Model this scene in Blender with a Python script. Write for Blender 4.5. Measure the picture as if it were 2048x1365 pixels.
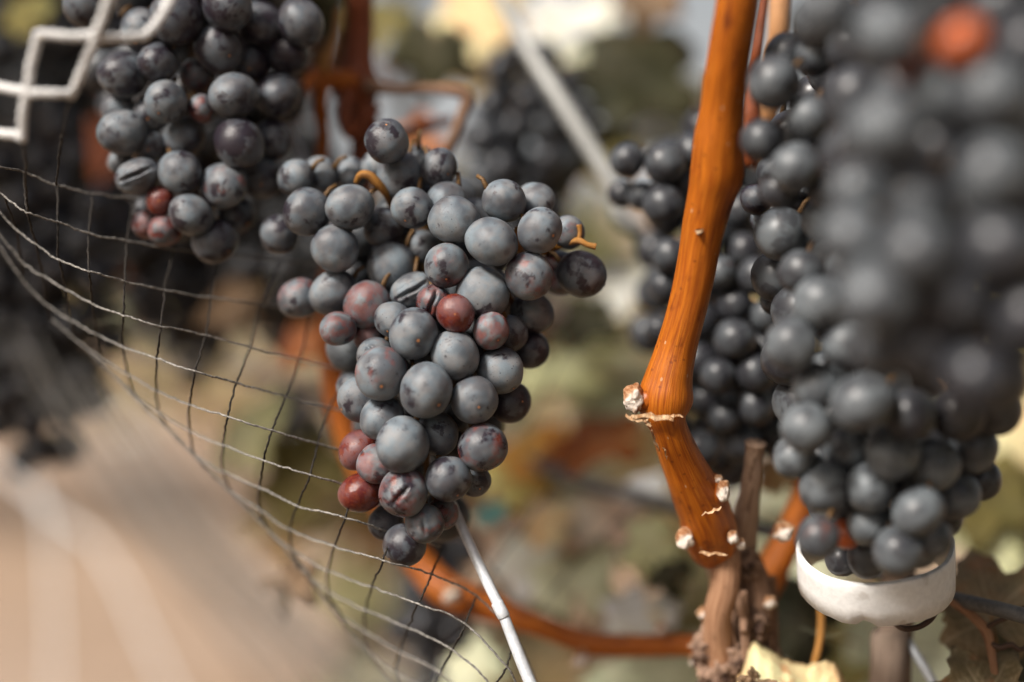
import bpy, math, random
import numpy as np
from mathutils import Vector, Matrix, Euler, noise as mnoise

for o in list(bpy.data.objects):
    bpy.data.objects.remove(o)
scene = bpy.context.scene
COL = scene.collection
rnd = random.Random(7)
PI = math.pi

# ------------------------------------------------------------------ camera
CAM_LOC = Vector((0.0, 0.0, 0.85))
PITCH = math.radians(-6.0)
LENS = 50.0
FPX = 2048 * LENS / 36.0            # focal length in photo pixels (photo is 2048 x 1365)
cam_d = bpy.data.cameras.new('camera')
cam = bpy.data.objects.new('camera', cam_d)
COL.objects.link(cam)
cam.location = CAM_LOC
cam.rotation_euler = (PI / 2 + PITCH, 0, 0)
cam_d.lens = LENS
cam_d.sensor_width = 36.0
cam_d.clip_start = 0.01
cam_d.clip_end = 500.0
cam_d.dof.use_dof = True
cam_d.dof.focus_distance = 0.363
cam_d.dof.aperture_fstop = 2.4
scene.camera = cam
CAM_R = Euler((PI / 2 + PITCH, 0, 0)).to_matrix()

# ------------------------------------------------------------------ sky, sun, exposure
SUN_EL, SUN_AZ = math.radians(46), math.radians(229)     # azimuth clockwise from +Y
world = bpy.data.worlds.new('World')
scene.world = world
world.use_nodes = True
wn = world.node_tree.nodes
sky = wn.new('ShaderNodeTexSky')
sky.sky_type = 'NISHITA'
sky.sun_disc = False
sky.sun_elevation = SUN_EL
sky.sun_rotation = SUN_AZ
sky.dust_density = 8.0
sky.air_density = 1.0
sky.ozone_density = 0.8
wn['Background'].inputs['Strength'].default_value = 0.08
# white summer haze low over the horizon, all the way round
wl = world.node_tree.links
geo = wn.new('ShaderNodeTexCoord'); sxyz = wn.new('ShaderNodeSeparateXYZ'); hz = wn.new('ShaderNodeMapRange'); mx = wn.new('ShaderNodeMix')
wl.new(geo.outputs['Generated'], sxyz.inputs[0]); wl.new(sxyz.outputs['Z'], hz.inputs[0])
hz.interpolation_type = 'SMOOTHSTEP'
hz.inputs[1].default_value = 0.0; hz.inputs[2].default_value = 0.42; hz.inputs[3].default_value = 0.92; hz.inputs[4].default_value = 0.0
mx.data_type = 'RGBA'; mx.inputs[7].default_value = (4.9, 5.0, 5.05, 1)
wl.new(hz.outputs[0], mx.inputs[0]); wl.new(sky.outputs[0], mx.inputs[6]); wl.new(mx.outputs[2], wn['Background'].inputs['Color'])
sun_d = bpy.data.lights.new('sun', 'SUN')
sun_d.energy = 3.5
sun_d.angle = math.radians(12)
sun_d.color = (1.0, 0.955, 0.90)
sun = bpy.data.objects.new('sun', sun_d)
COL.objects.link(sun)
sdir = Vector((math.sin(SUN_AZ) * math.cos(SUN_EL), math.cos(SUN_AZ) * math.cos(SUN_EL), math.sin(SUN_EL)))
sun.rotation_euler = sdir.to_track_quat('Z', 'Y').to_euler()
sun.location = (-2, -2, 3)
scene.view_settings.view_transform = 'Standard'
scene.view_settings.look = 'None'
scene.view_settings.exposure = 0.55
scene.view_settings.gamma = 1.0
scene.render.engine = 'CYCLES'
cy = scene.cycles
cy.max_bounces = 5; cy.diffuse_bounces = 2; cy.glossy_bounces = 2; cy.transmission_bounces = 2; cy.transparent_max_bounces = 2
cy.caustics_reflective = False; cy.caustics_refractive = False

# ------------------------------------------------------------------ helpers
def at(px, py, d):
    """point that a photo pixel shows at depth d (metres along the view axis)"""
    return CAM_LOC + CAM_R @ Vector(((px - 1024) / FPX * d, -(py - 682.5) / FPX * d, -d))

def tag(o, label=None, cat=None, group=None, kind=None):
    if label: o['label'] = label
    if cat: o['category'] = cat
    if group: o['group'] = group
    if kind: o['kind'] = kind
    return o

def empty(name, loc):
    o = bpy.data.objects.new(name, None)
    o.empty_display_size = 0.01
    o.location = loc
    COL.objects.link(o)
    return o

def mesh_obj(name, verts, faces, mat, parent=None, smooth=True, loc=None):
    me = bpy.data.meshes.new(name)
    me.from_pydata([tuple(v) for v in verts], [], faces)
    if smooth:
        me.polygons.foreach_set('use_smooth', [True] * len(me.polygons))
    me.materials.append(mat)
    me.update()
    o = bpy.data.objects.new(name, me)
    COL.objects.link(o)
    if loc is not None:
        o.location = loc
    if parent is not None:
        parent_to(o, parent)
    return o

def parent_to(o, p):
    o.parent = p
    o.matrix_parent_inverse = Matrix.Translation(-p.location)

def catmull(pts, n):
    """pts: list of tuples (any dimension), n samples per span"""
    P = [np.array(p, float) for p in pts]
    P = [2 * P[0] - P[1]] + P + [2 * P[-1] - P[-2]]
    out = []
    for i in range(1, len(P) - 2):
        for k in range(n):
            t = k / n
            a, b, c, d = P[i - 1], P[i], P[i + 1], P[i + 2]
            out.append(0.5 * ((2 * b) + (-a + c) * t + (2 * a - 5 * b + 4 * c - d) * t * t + (-a + 3 * b - 3 * c + d) * t ** 3))
    out.append(P[-2])
    return out

def tube_geo(path, radii, seg=10, shape=None, cap=True):
    """path: list of Vector; radii: list; shape(i, ang, u)->radius factor. Returns verts, faces, uvs(per vert)"""
    n = len(path)
    verts, faces, uv = [], [], []
    up = Vector((0.31, 0.2, 0.93))
    prev = None
    L = 0
    for i in range(n):
        t = (path[min(i + 1, n - 1)] - path[max(i - 1, 0)]).normalized()
        if prev is None:
            a = t.cross(up)
            if a.length < 1e-4: a = t.cross(Vector((1, 0, 0)))
            a.normalize()
        else:
            a = (prev - t * prev.dot(t)).normalized()
        prev = a
        b = t.cross(a)
        if i: L += (path[i] - path[i - 1]).length
        for k in range(seg):
            an = 2 * PI * k / seg
            r = radii[i] * (shape(i, an, L) if shape else 1.0)
            verts.append(path[i] + (a * math.cos(an) + b * math.sin(an)) * r)
            uv.append((an, L))
    for i in range(n - 1):
        for k in range(seg):
            k2 = (k + 1) % seg
            faces.append((i * seg + k, i * seg + k2, (i + 1) * seg + k2, (i + 1) * seg + k))
    if cap:
        faces.append(tuple(range(seg))[::-1])
        faces.append(tuple((n - 1) * seg + k for k in range(seg)))
    return verts, faces, uv

def add_flow_attr(me, uv):
    """cos/sin of the angle round the stem and metres along it, for grain that follows the stem"""
    at_ = me.attributes.new('flow', 'FLOAT_VECTOR', 'POINT')
    at_.data.foreach_set('vector', [c for (an, L) in uv for c in (math.cos(an), math.sin(an), L)])

def tube(name, pts, mat, parent=None, n=8, seg=10, shape=None, loc=None):
    """pts: (px, py, depth, radius in photo pixels at that depth)"""
    s = catmull(pts, n)
    path = [at(p[0], p[1], p[2]) for p in s]
    rad = [max(p[3], 0.3) / FPX * p[2] for p in s]
    v, f, uv = tube_geo(path, rad, seg, shape)
    base = path[0] if parent is None else Vector((0, 0, 0))
    if parent is None:
        v = [x - base for x in v]
    else:
        base = path[0]; v = [x - base for x in v]
    o = mesh_obj(name, v, f, mat, None, True, base)
    add_flow_attr(o.data, uv)
    if parent is not None:
        parent_to(o, parent)
    return o

# ------------------------------------------------------------------ node helpers
class NT:
    def __init__(s, name):
        s.m = bpy.data.materials.new(name)
        s.m.use_nodes = True
        s.t = s.m.node_tree
        s.b = s.t.nodes['Principled BSDF']
    def n(s, typ, **kw):
        x = s.t.nodes.new(typ)
        for k, v in kw.items(): setattr(x, k, v)
        return x
    def put(s, sock, v):
        if hasattr(v, 'links'): s.t.links.new(v, sock)
        elif isinstance(v, (tuple, list)) and len(v) == 3 and sock.type == 'RGBA': sock.default_value = (*v, 1)
        else: sock.default_value = v
    def math(s, op, a, b=None, c=None, clamp=False):
        x = s.n('ShaderNodeMath', operation=op, use_clamp=clamp)
        s.put(x.inputs[0], a)
        if b is not None: s.put(x.inputs[1], b)
        if c is not None: s.put(x.inputs[2], c)
        return x.outputs[0]
    def mix(s, f, a, b, mode='MIX'):
        x = s.n('ShaderNodeMix', data_type='RGBA', blend_type=mode)
        s.put(x.inputs[0], f); s.put(x.inputs[6], a); s.put(x.inputs[7], b)
        return x.outputs[2]
    def mixf(s, f, a, b):
        x = s.n('ShaderNodeMix', data_type='FLOAT')
        s.put(x.inputs[0], f); s.put(x.inputs[2], a); s.put(x.inputs[3], b)
        return x.outputs[0]
    def ss(s, v, lo, hi, a=0.0, b=1.0):
        x = s.n('ShaderNodeMapRange', interpolation_type='SMOOTHSTEP')
        s.put(x.inputs[0], v); s.put(x.inputs[1], lo); s.put(x.inputs[2], hi); s.put(x.inputs[3], a); s.put(x.inputs[4], b)
        return x.outputs[0]
    def noise(s, vec, scale, detail=3, rough=0.55, dist=0.0):
        x = s.n('ShaderNodeTexNoise')
        s.put(x.inputs['Vector'], vec)
        x.inputs['Scale'].default_value = scale; x.inputs['Detail'].default_value = detail
        x.inputs['Roughness'].default_value = rough; x.inputs['Distortion'].default_value = dist
        return x.outputs['Fac']
    def vor(s, vec, scale, rnd_=1.0, feature='F1'):
        x = s.n('ShaderNodeTexVoronoi', feature=feature)
        s.put(x.inputs['Vector'], vec)
        x.inputs['Scale'].default_value = scale; x.inputs['Randomness'].default_value = rnd_
        return x
    def vmul(s, v, k):
        x = s.n('ShaderNodeVectorMath', operation='MULTIPLY'); s.put(x.inputs[0], v); x.inputs[1].default_value = k
        return x.outputs[0]
    def vadd(s, v, k):
        x = s.n('ShaderNodeVectorMath', operation='ADD'); s.put(x.inputs[0], v); s.put(x.inputs[1], k)
        return x.outputs[0]
    def bump(s, h, strength=0.3, dist=0.001):
        x = s.n('ShaderNodeBump'); s.put(x.inputs['Height'], h)
        x.inputs['Strength'].default_value = strength; x.inputs['Distance'].default_value = dist
        s.t.links.new(x.outputs[0], s.b.inputs['Normal'])
    def set(s, k, v): s.put(s.b.inputs[k], v)
    def objc(s): return s.n('ShaderNodeTexCoord').outputs['Object']
    def info(s): return s.n('ShaderNodeObjectInfo')

# ------------------------------------------------------------------ materials
def grape_material():
    """dark skin under a waxy grey bloom; object colour: r = how red, g = how much bloom is left, b = gloss"""
    g = NT('grape_skin')
    oc = g.objc(); inf = g.info()
    sep = g.n('ShaderNodeSeparateColor'); g.put(sep.inputs[0], inf.outputs['Color'])
    red, blm, gls = sep.outputs[0], sep.outputs[1], sep.outputs[2]
    rv = g.math('MULTIPLY', inf.outputs['Random'], 91.0)
    cmb = g.n('ShaderNodeCombineXYZ'); g.put(cmb.inputs[0], rv); g.put(cmb.inputs[1], g.math('MULTIPLY', rv, 0.37)); g.put(cmb.inputs[2], g.math('MULTIPLY', rv, 1.7))
    p = g.vadd(oc, cmb.outputs[0])
    big = g.noise(p, 1.05, 2, 0.5, 0.35)
    mid = g.noise(p, 3.3, 3, 0.62, 0.9)
    fine = g.noise(p, 15, 4, 0.7)
    micro = g.noise(p, 60, 2, 0.7)
    # rubbed patches where the bloom is gone, their edges brushed out along smears
    sc = g.noise(g.vmul(p, (1.2, 1.2, 11)), 1.6, 3, 0.6, 0.5)
    rub = g.math('ADD', g.math('ADD', big, g.math('MULTIPLY', g.math('SUBTRACT', mid, 0.5), 0.38)), g.math('MULTIPLY', g.math('SUBTRACT', sc, 0.5), 0.20))
    thr = g.mixf(blm, 0.42, 0.67)
    rubm = g.ss(g.math('SUBTRACT', rub, thr), -0.04, 0.075)
    scr = g.math('MULTIPLY', g.ss(sc, 0.60, 0.70), g.ss(mid, 0.50, 0.62))
    # dark specks
    v = g.vor(p, 4.6)
    sepv = g.n('ShaderNodeSeparateColor'); g.put(sepv.inputs[0], v.outputs['Color'])
    spk = g.math('MULTIPLY', g.ss(v.outputs['Distance'], 0.17, 0.07), g.ss(sepv.outputs[0], 0.50, 0.65))
    v2 = g.vor(p, 13)
    sepw = g.n('ShaderNodeSeparateColor'); g.put(sepw.inputs[0], v2.outputs['Color'])
    spk2 = g.math('MULTIPLY', g.ss(v2.outputs['Distance'], 0.17, 0.08), g.ss(sepw.outputs[0], 0.60, 0.72))
    off = g.math('MAXIMUM', g.math('MAXIMUM', g.math('MULTIPLY', rubm, 0.93), g.math('MULTIPLY', scr, 0.30)), g.math('MULTIPLY', g.math('MAXIMUM', spk, spk2), 0.85))
    thin = g.ss(g.noise(g.vadd(p, (2.2, 8.1, 4.4)), 0.9, 2, 0.5, 0.2), 0.34, 0.64, 0.36, 0.96)
    cover = g.math('MULTIPLY', g.math('MULTIPLY', g.math('SUBTRACT', 1.0, off), thin), g.mixf(fine, 0.70, 1.0))
    cover = g.math('MULTIPLY', cover, g.math('MULTIPLY', g.mixf(g.ss(big, 0.3, 0.6), 1.0, 0.84), g.ss(blm, 0.0, 0.95, 0.25, 1.0)))
    # red skin patches
    redn = g.noise(g.vadd(p, (7.1, 3.3, 5.2)), 1.4, 3, 0.6, 0.3)
    redm = g.math('MULTIPLY', g.ss(g.math('ADD', redn, g.math('MULTIPLY', g.math('SUBTRACT', red, 0.5), 0.85)), 0.46, 0.66), g.ss(red, 0.0, 0.25))
    redc = g.mix(g.ss(mid, 0.3, 0.7), (0.085, 0.008, 0.009), (0.16, 0.032, 0.015))
    dark = g.mix(mid, (0.008, 0.008, 0.014), (0.026, 0.016, 0.024))
    skin = g.mix(redm, dark, redc)
    bloomc = g.mix(g.ss(g.noise(p, 1.9, 2), 0.35, 0.65), (0.230, 0.288, 0.328), (0.285, 0.300, 0.310))
    bloomc = g.mix(g.math('MULTIPLY', redm, 0.55), bloomc, (0.27, 0.115, 0.115))
    covr = g.math('MULTIPLY', cover, g.mixf(g.math('MULTIPLY', redm, red), 0.97, 0.74))
    col = g.mix(covr, skin, bloomc)
    col = g.mix(g.math('MULTIPLY', g.ss(micro, 0.66, 0.72), 0.35), col, (0.40, 0.36, 0.33))
    # the little corky scar at the free end of the berry
    dst = g.n('ShaderNodeVectorMath', operation='DISTANCE'); g.put(dst.inputs[0], oc); dst.inputs[1].default_value = (0, 0, -1)
    dd = g.math('ADD', dst.outputs['Value'], g.math('MULTIPLY', g.math('SUBTRACT', fine, 0.5), 0.05))
    scar = g.ss(dd, 0.075, 0.045)
    halo = g.math('MULTIPLY', g.ss(dd, 0.24, 0.10), 0.5)
    col = g.mix(halo, col, g.mix(redm, (0.03, 0.022, 0.022), (0.16, 0.03, 0.02)))
    col = g.mix(scar, col, (0.48, 0.20, 0.07))
    g.set('Base Color', col)
    rough = g.mixf(covr, g.mixf(gls, 0.36, 0.16), 0.62)
    g.set('Roughness', rough)
    g.set('Specular IOR Level', 0.42)
    g.set('Subsurface Weight', g.math('MULTIPLY', redm, 0.14))
    g.b.inputs['Subsurface Radius'].default_value = (0.5, 0.12, 0.06)
    g.b.inputs['Subsurface Scale'].default_value = 0.004
    g.bump(fine, 0.22, 0.0006)
    return g.m

def soft_grape_material():
    """the same berry skin for bunches that are never in focus"""
    g = NT('grape_skin_soft')
    oc = g.objc(); inf = g.info()
    sep = g.n('ShaderNodeSeparateColor'); g.put(sep.inputs[0], inf.outputs['Color'])
    red, blm = sep.outputs[0], sep.outputs[1]
    cmb = g.n('ShaderNodeCombineXYZ')
    for k in range(3): g.put(cmb.inputs[k], g.math('MULTIPLY', inf.outputs['Random'], (91.0, 37.0, 155.0)[k]))
    p = g.vadd(oc, cmb.outputs[0])
    big = g.noise(p, 1.3, 2, 0.55, 0.4)
    mid = g.noise(p, 5, 2, 0.6)
    rubm = g.ss(g.math('SUBTRACT', g.math('MULTIPLY_ADD', mid, 0.3, big), g.mixf(blm, 0.55, 0.82)), -0.05, 0.09)
    thin = g.ss(g.noise(g.vadd(p, (2.2, 8.1, 4.4)), 0.9, 1, 0.5, 0.2), 0.34, 0.64, 0.42, 0.80)
    cover = g.math('MULTIPLY', g.math('MULTIPLY', g.math('SUBTRACT', 1.0, g.math('MULTIPLY', rubm, 0.55)), thin), g.ss(blm, 0.0, 0.95, 0.2, 0.95))
    redm = g.ss(g.math('MULTIPLY_ADD', big, 0.5, red), 0.74, 1.05)
    skin = g.mix(redm, (0.012, 0.010, 0.014), (0.36, 0.075, 0.018))
    bl = g.mix(mid, (0.225, 0.280, 0.315), (0.270, 0.286, 0.294))
    bl = g.mix(g.math('MULTIPLY', redm, 0.8), bl, (0.36, 0.12, 0.06))
    cov = g.math('MULTIPLY', cover, g.mixf(redm, 0.96, 0.6))
    g.set('Base Color', g.mix(cov, skin, bl)); g.set('Roughness', g.mixf(cov, 0.32, 0.62)); g.set('Specular IOR Level', 0.42)
    return g.m

def wood_material(name, c_dark, c_mid, c_light, patch=(0.05, 0.018, 0.006), rough=0.42, spec=0.4, streak=1.0, patch_amt=0.8):
    """grain that runs along the stem, using the flow attribute"""
    g = NT(name)
    a = g.n('ShaderNodeAttribute', attribute_name='flow').outputs['Vector']
    long_ = g.noise(g.vmul(a, (7, 7, 60)), 1.0, 5, 0.65, 0.3)
    finel = g.noise(g.vmul(a, (22, 22, 90)), 1.0, 4, 0.6)
    blot = g.noise(g.vmul(a, (1.1, 1.1, 90)), 1.0, 3, 0.6, 0.5)
    c = g.mix(g.ss(long_, 0.3, 0.72), c_dark, c_mid)
    c = g.mix(g.math('MULTIPLY', g.ss(finel, 0.52, 0.75), 0.75 * streak), c, c_light)
    c = g.mix(g.math('MULTIPLY', g.ss(blot, 0.56, 0.72), patch_amt), c, patch)
    v = g.vor(g.vmul(a, (1.5, 1.5, 330)), 1.0)
    spec_ = g.ss(v.outputs['Distance'], 0.16, 0.09)
    c = g.mix(g.math('MULTIPLY', spec_, 0.55), c, patch)
    v3 = g.vor(g.vmul(g.vadd(a, (3, 1, 0.4)), (1.6, 1.6, 160)), 1.0)
    c = g.mix(g.math('MULTIPLY', g.ss(v3.outputs['Distance'], 0.10, 0.06), 0.6), c, (0.55, 0.38, 0.24))
    g.set('Base Color', c); g.set('Roughness', g.mixf(finel, rough, rough + 0.2)); g.set('Specular IOR Level', spec)
    g.bump(g.math('ADD', g.math('MULTIPLY', long_, 0.6), g.math('MULTIPLY', finel, 0.5)), 0.5, 0.0008)
    return g.m

def rough_material(name, c1, c2, scale=300, rough=0.85, bump=0.6, c3=None, c3_at=0.62, dist=0.001, spec=0.2):
    g = NT(name)
    oc = g.objc()
    a = g.noise(oc, scale, 5, 0.65, 0.4)
    b = g.noise(oc, scale * 0.27, 3, 0.6)
    c = g.mix(g.ss(a, 0.35, 0.65), c1, c2)
    if c3: c = g.mix(g.ss(b, c3_at - 0.04, c3_at + 0.05), c, c3)
    g.set('Base Color', c); g.set('Roughness', rough); g.set('Specular IOR Level', spec)
    g.bump(g.math('ADD', a, b), bump, dist)
    return g.m

def leaf_material(name, c1, c2, c3, vein, trans=0.25, rough=0.6):
    g = NT(name)
    oc = g.objc(); inf = g.info()
    cmb = g.n('ShaderNodeCombineXYZ'); g.put(cmb.inputs[2], g.math('MULTIPLY', inf.outputs['Random'], 5.0))
    p = g.vadd(oc, cmb.outputs[0])
    a = g.noise(p, 38, 5, 0.65, 0.5)
    b = g.noise(p, 90, 4, 0.6, 0.3)
    f = g.noise(p, 700, 3, 0.6)
    c = g.mix(g.ss(a, 0.36, 0.64), c1, c2)
    c = g.mix(g.ss(b, 0.55, 0.72), c, c3)
    c = g.mix(g.math('MULTIPLY', g.ss(f, 0.5, 0.75), 0.3), c, vein)
    va = g.n('ShaderNodeAttribute', attribute_name='vein').outputs['Fac']
    c = g.mix(g.math('MULTIPLY', va, 0.75), c, vein)
    g.set('Base Color', c); g.set('Roughness', rough); g.set('Specular IOR Level', 0.25)
    if name in ('leaf_tan', 'leaf_brown', 'leaf_greenbrown'): g.bump(g.math('ADD', b, g.math('MULTIPLY', f, 0.35)), 0.5, 0.0015)
    tr = g.n('ShaderNodeBsdfTranslucent'); g.put(tr.inputs[0], c)
    mx = g.n('ShaderNodeMixShader'); mx.inputs[0].default_value = trans
    out = g.t.nodes['Material Output']
    g.t.links.new(g.b.outputs[0], mx.inputs[1]); g.t.links.new(tr.outputs[0], mx.inputs[2])
    g.t.links.new(mx.outputs[0], out.inputs[0])
    return g.m

def plain(name, col, rough=0.5, metal=0.0, scale=800, var=0.35, bump=0.2, spec=0.4):
    g = NT(name)
    a = g.noise(g.objc(), scale, 4, 0.6)
    b = g.noise(g.objc(), scale * 0.12, 3, 0.6)
    c = g.mix(g.ss(g.math('MULTIPLY_ADD', b, 0.6, g.math('MULTIPLY', a, 0.4)), 0.35, 0.65), tuple(x * (1 - var) for x in col), tuple(min(1, x * (1 + var * 0.6)) for x in col))
    g.set('Base Color', c); g.set('Roughness', g.mixf(a, rough - 0.08, rough + 0.12)); g.set('Metallic', metal); g.set('Specular IOR Level', spec)
    g.bump(a, bump, 0.0004)
    return g.m

M = {}
M['grape'] = grape_material()
M['grape_soft'] = soft_grape_material()
M['cane'] = wood_material('ripe_cane', (0.25, 0.050, 0.003), (0.51, 0.145, 0.008), (0.60, 0.22, 0.022), patch=(0.11, 0.018, 0.004), patch_amt=0.85, spec=0.35, rough=0.34)
M['cane_red'] = wood_material('red_cane', (0.14, 0.030, 0.008), (0.26, 0.060, 0.014), (0.36, 0.11, 0.03), patch_amt=0.4)
M['cane_pale'] = wood_material('pale_cane', (0.36, 0.16, 0.06), (0.55, 0.29, 0.13), (0.62, 0.40, 0.22), patch_amt=0.3)
M['oldwood'] = wood_material('old_wood', (0.12, 0.066, 0.042), (0.33, 0.20, 0.13), (0.52, 0.37, 0.27), rough=0.8, spec=0.15)
M['arm'] = wood_material('vine_arm', (0.22, 0.105, 0.055), (0.40, 0.225, 0.13), (0.56, 0.37, 0.24), patch=(0.09, 0.035, 0.018), rough=0.6, spec=0.2)
M['spur_wood'] = wood_material('spur_wood', (0.22, 0.14, 0.095), (0.46, 0.32, 0.23), (0.66, 0.52, 0.40), rough=0.8, spec=0.15)
M['stake'] = wood_material('stake_wood', (0.17, 0.125, 0.095), (0.26, 0.19, 0.145), (0.36, 0.28, 0.22), patch=(0.12, 0.085, 0.06), rough=0.8, spec=0.15, patch_amt=0.5)
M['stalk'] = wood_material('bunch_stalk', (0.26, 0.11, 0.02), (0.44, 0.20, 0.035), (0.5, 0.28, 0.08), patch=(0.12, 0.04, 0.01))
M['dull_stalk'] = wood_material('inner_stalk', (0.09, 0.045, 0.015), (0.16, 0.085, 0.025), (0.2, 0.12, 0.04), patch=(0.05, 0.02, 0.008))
M['bud'] = rough_material('bud_wool', (0.22, 0.085, 0.03), (0.62, 0.40, 0.24), 330, 0.85, 0.9, (0.74, 0.66, 0.58), 0.55)
M['oldbark'] = rough_material('old_bark', (0.10, 0.058, 0.040), (0.36, 0.235, 0.165), 380, 0.85, 0.9, (0.05, 0.028, 0.02), 0.60)
M['flake'] = rough_material('papery_bark', (0.28, 0.13, 0.05), (0.62, 0.44, 0.27), 500, 0.8, 0.7)
M['rod'] = plain('rod_metal', (0.56, 0.59, 0.62), 0.40, 0.15, 900, 0.22)
M['wire'] = plain('trellis_wire_metal', (0.13, 0.13, 0.13), 0.55, 0.2, 700, 0.4)
M['hook'] = plain('rusty_wire', (0.075, 0.045, 0.032), 0.6, 0.3, 900, 0.4)
M['pale_metal'] = plain('galvanised', (0.34, 0.345, 0.33), 0.5, 0.2, 200, 0.15)
M['white_ring'] = rough_material('weathered_white_plastic', (0.70, 0.70, 0.685), (0.78, 0.78, 0.765), 500, 0.55, 0.14, (0.58, 0.56, 0.53), 0.66)
M['pale_twine'] = rough_material('pale_twine', (0.10, 0.095, 0.085), (0.40, 0.38, 0.35), 1500, 0.6, 0.6)  # light and gloss on the net's cross threads, put into a paler colour
M['black_twine'] = rough_material('black_twine', (0.012, 0.011, 0.010), (0.05, 0.042, 0.035), 1500, 0.5, 0.6)  # the same net thread, painted dark as its unlit copy
M['white_cord'] = rough_material('white_cord', (0.70, 0.70, 0.69), (0.80, 0.80, 0.79), 900, 0.65, 0.6)  # net strands in full sun, the sunlight painted as white

LEAFC = {
 'cream':   ((0.62, 0.49, 0.34), (0.72, 0.60, 0.45), (0.50, 0.34, 0.18), (0.66, 0.55, 0.40)),
 'tan':     ((0.46, 0.28, 0.14), (0.60, 0.40, 0.23), (0.30, 0.14, 0.06), (0.55, 0.38, 0.22)),
 'pink':    ((0.42, 0.28, 0.21), (0.54, 0.39, 0.31), (0.26, 0.15, 0.11), (0.5, 0.38, 0.3)),
 'rust':    ((0.26, 0.070, 0.018), (0.40, 0.13, 0.03), (0.12, 0.04, 0.018), (0.42, 0.2, 0.08)),
 'orange':  ((0.48, 0.17, 0.03), (0.60, 0.26, 0.06), (0.30, 0.09, 0.02), (0.5, 0.28, 0.1)),
 'yellow':  ((0.42, 0.30, 0.08), (0.52, 0.42, 0.17), (0.26, 0.16, 0.03), (0.5, 0.42, 0.2)),
 'olive':   ((0.15, 0.135, 0.04), (0.26, 0.215, 0.07), (0.11, 0.08, 0.03), (0.24, 0.2, 0.1)),
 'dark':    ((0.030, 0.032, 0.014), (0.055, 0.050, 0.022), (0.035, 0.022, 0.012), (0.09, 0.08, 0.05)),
 'sage':    ((0.34, 0.36, 0.24), (0.44, 0.45, 0.31), (0.22, 0.20, 0.11), (0.42, 0.42, 0.3)),
 'palegreen': ((0.36, 0.36, 0.18), (0.48, 0.46, 0.26), (0.28, 0.24, 0.10), (0.5, 0.48, 0.3)),
 'teal':    ((0.10, 0.28, 0.26), (0.16, 0.38, 0.35), (0.08, 0.20, 0.18), (0.3, 0.5, 0.45)),
 'brown':   ((0.11, 0.070, 0.038), (0.22, 0.135, 0.075), (0.085, 0.075, 0.04), (0.36, 0.25, 0.16)),
 'greenbrown': ((0.17, 0.135, 0.07), (0.25, 0.175, 0.10), (0.30, 0.13, 0.055), (0.42, 0.33, 0.21)),
}
LIGHT = ('cream', 'tan', 'pink', 'sage', 'palegreen', 'yellow', 'orange')
for k, v in LEAFC.items():
    if k in LIGHT: v = tuple(tuple(min(.80, c * 1.85) for c in t) for t in v)
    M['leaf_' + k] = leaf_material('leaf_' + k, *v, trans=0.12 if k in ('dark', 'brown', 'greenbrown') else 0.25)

# ------------------------------------------------------------------ ground
def ground():
    g = NT('sandy_soil')
    oc = g.objc()
    a = g.noise(oc, 3.0, 5, 0.6); b = g.noise(oc, 40, 5, 0.7); c_ = g.noise(oc, 0.5, 2)
    c = g.mix(g.ss(a, 0.35, 0.65), (0.32, 0.225, 0.155), (0.38, 0.285, 0.215))
    c = g.mix(g.math('MULTIPLY', g.ss(b, 0.55, 0.7), 0.6), c, (0.13, 0.085, 0.05))
    c = g.mix(g.math('MULTIPLY', g.ss(c_, 0.5, 0.62), 0.35), c, (0.23, 0.13, 0.065))
    g.set('Base Color', c); g.set('Roughness', 0.95); g.set('Specular IOR Level', 0.1)
    g.bump(g.math('ADD', a, b), 0.6, 0.02)
    verts, faces = [], []
    xs = [-200, -60, -20, -10] + [-6 + 0.25 * i for i in range(49)] + [10, 20, 60, 200]
    ys = [-200, -60, -20, -6, -2] + [-1 + 0.25 * i for i in range(37)] + [12, 20, 60, 200]
    for y in ys:
        for x in xs:
            z = 0.03 * mnoise.noise(Vector((x * 1.3, y * 1.3, 0))) + 0.012 * mnoise.noise(Vector((x * 5, y * 5, 3)))
            verts.append((x, y, z))
    nx = len(xs)
    for j in range(len(ys) - 1):
        for i in range(nx - 1):
            faces.append((j * nx + i, j * nx + i + 1, (j + 1) * nx + i + 1, (j + 1) * nx + i))
    o = mesh_obj('ground', verts, faces, g.m)
    tag(o, 'pale sandy vineyard soil seen blurred at lower left', None, None, 'structure')
ground()

# ------------------------------------------------------------------ grape berries
def ico(sub):
    import bmesh
    bm = bmesh.new()
    bmesh.ops.create_icosphere(bm, subdivisions=sub, radius=1.0)
    v = [Vector(x.co) for x in bm.verts]
    f = [tuple(l.index for l in x.verts) for x in bm.faces]
    bm.free()
    return v, f
ICO = {s: ico(s) for s in (2, 3, 4, 5)}

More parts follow.
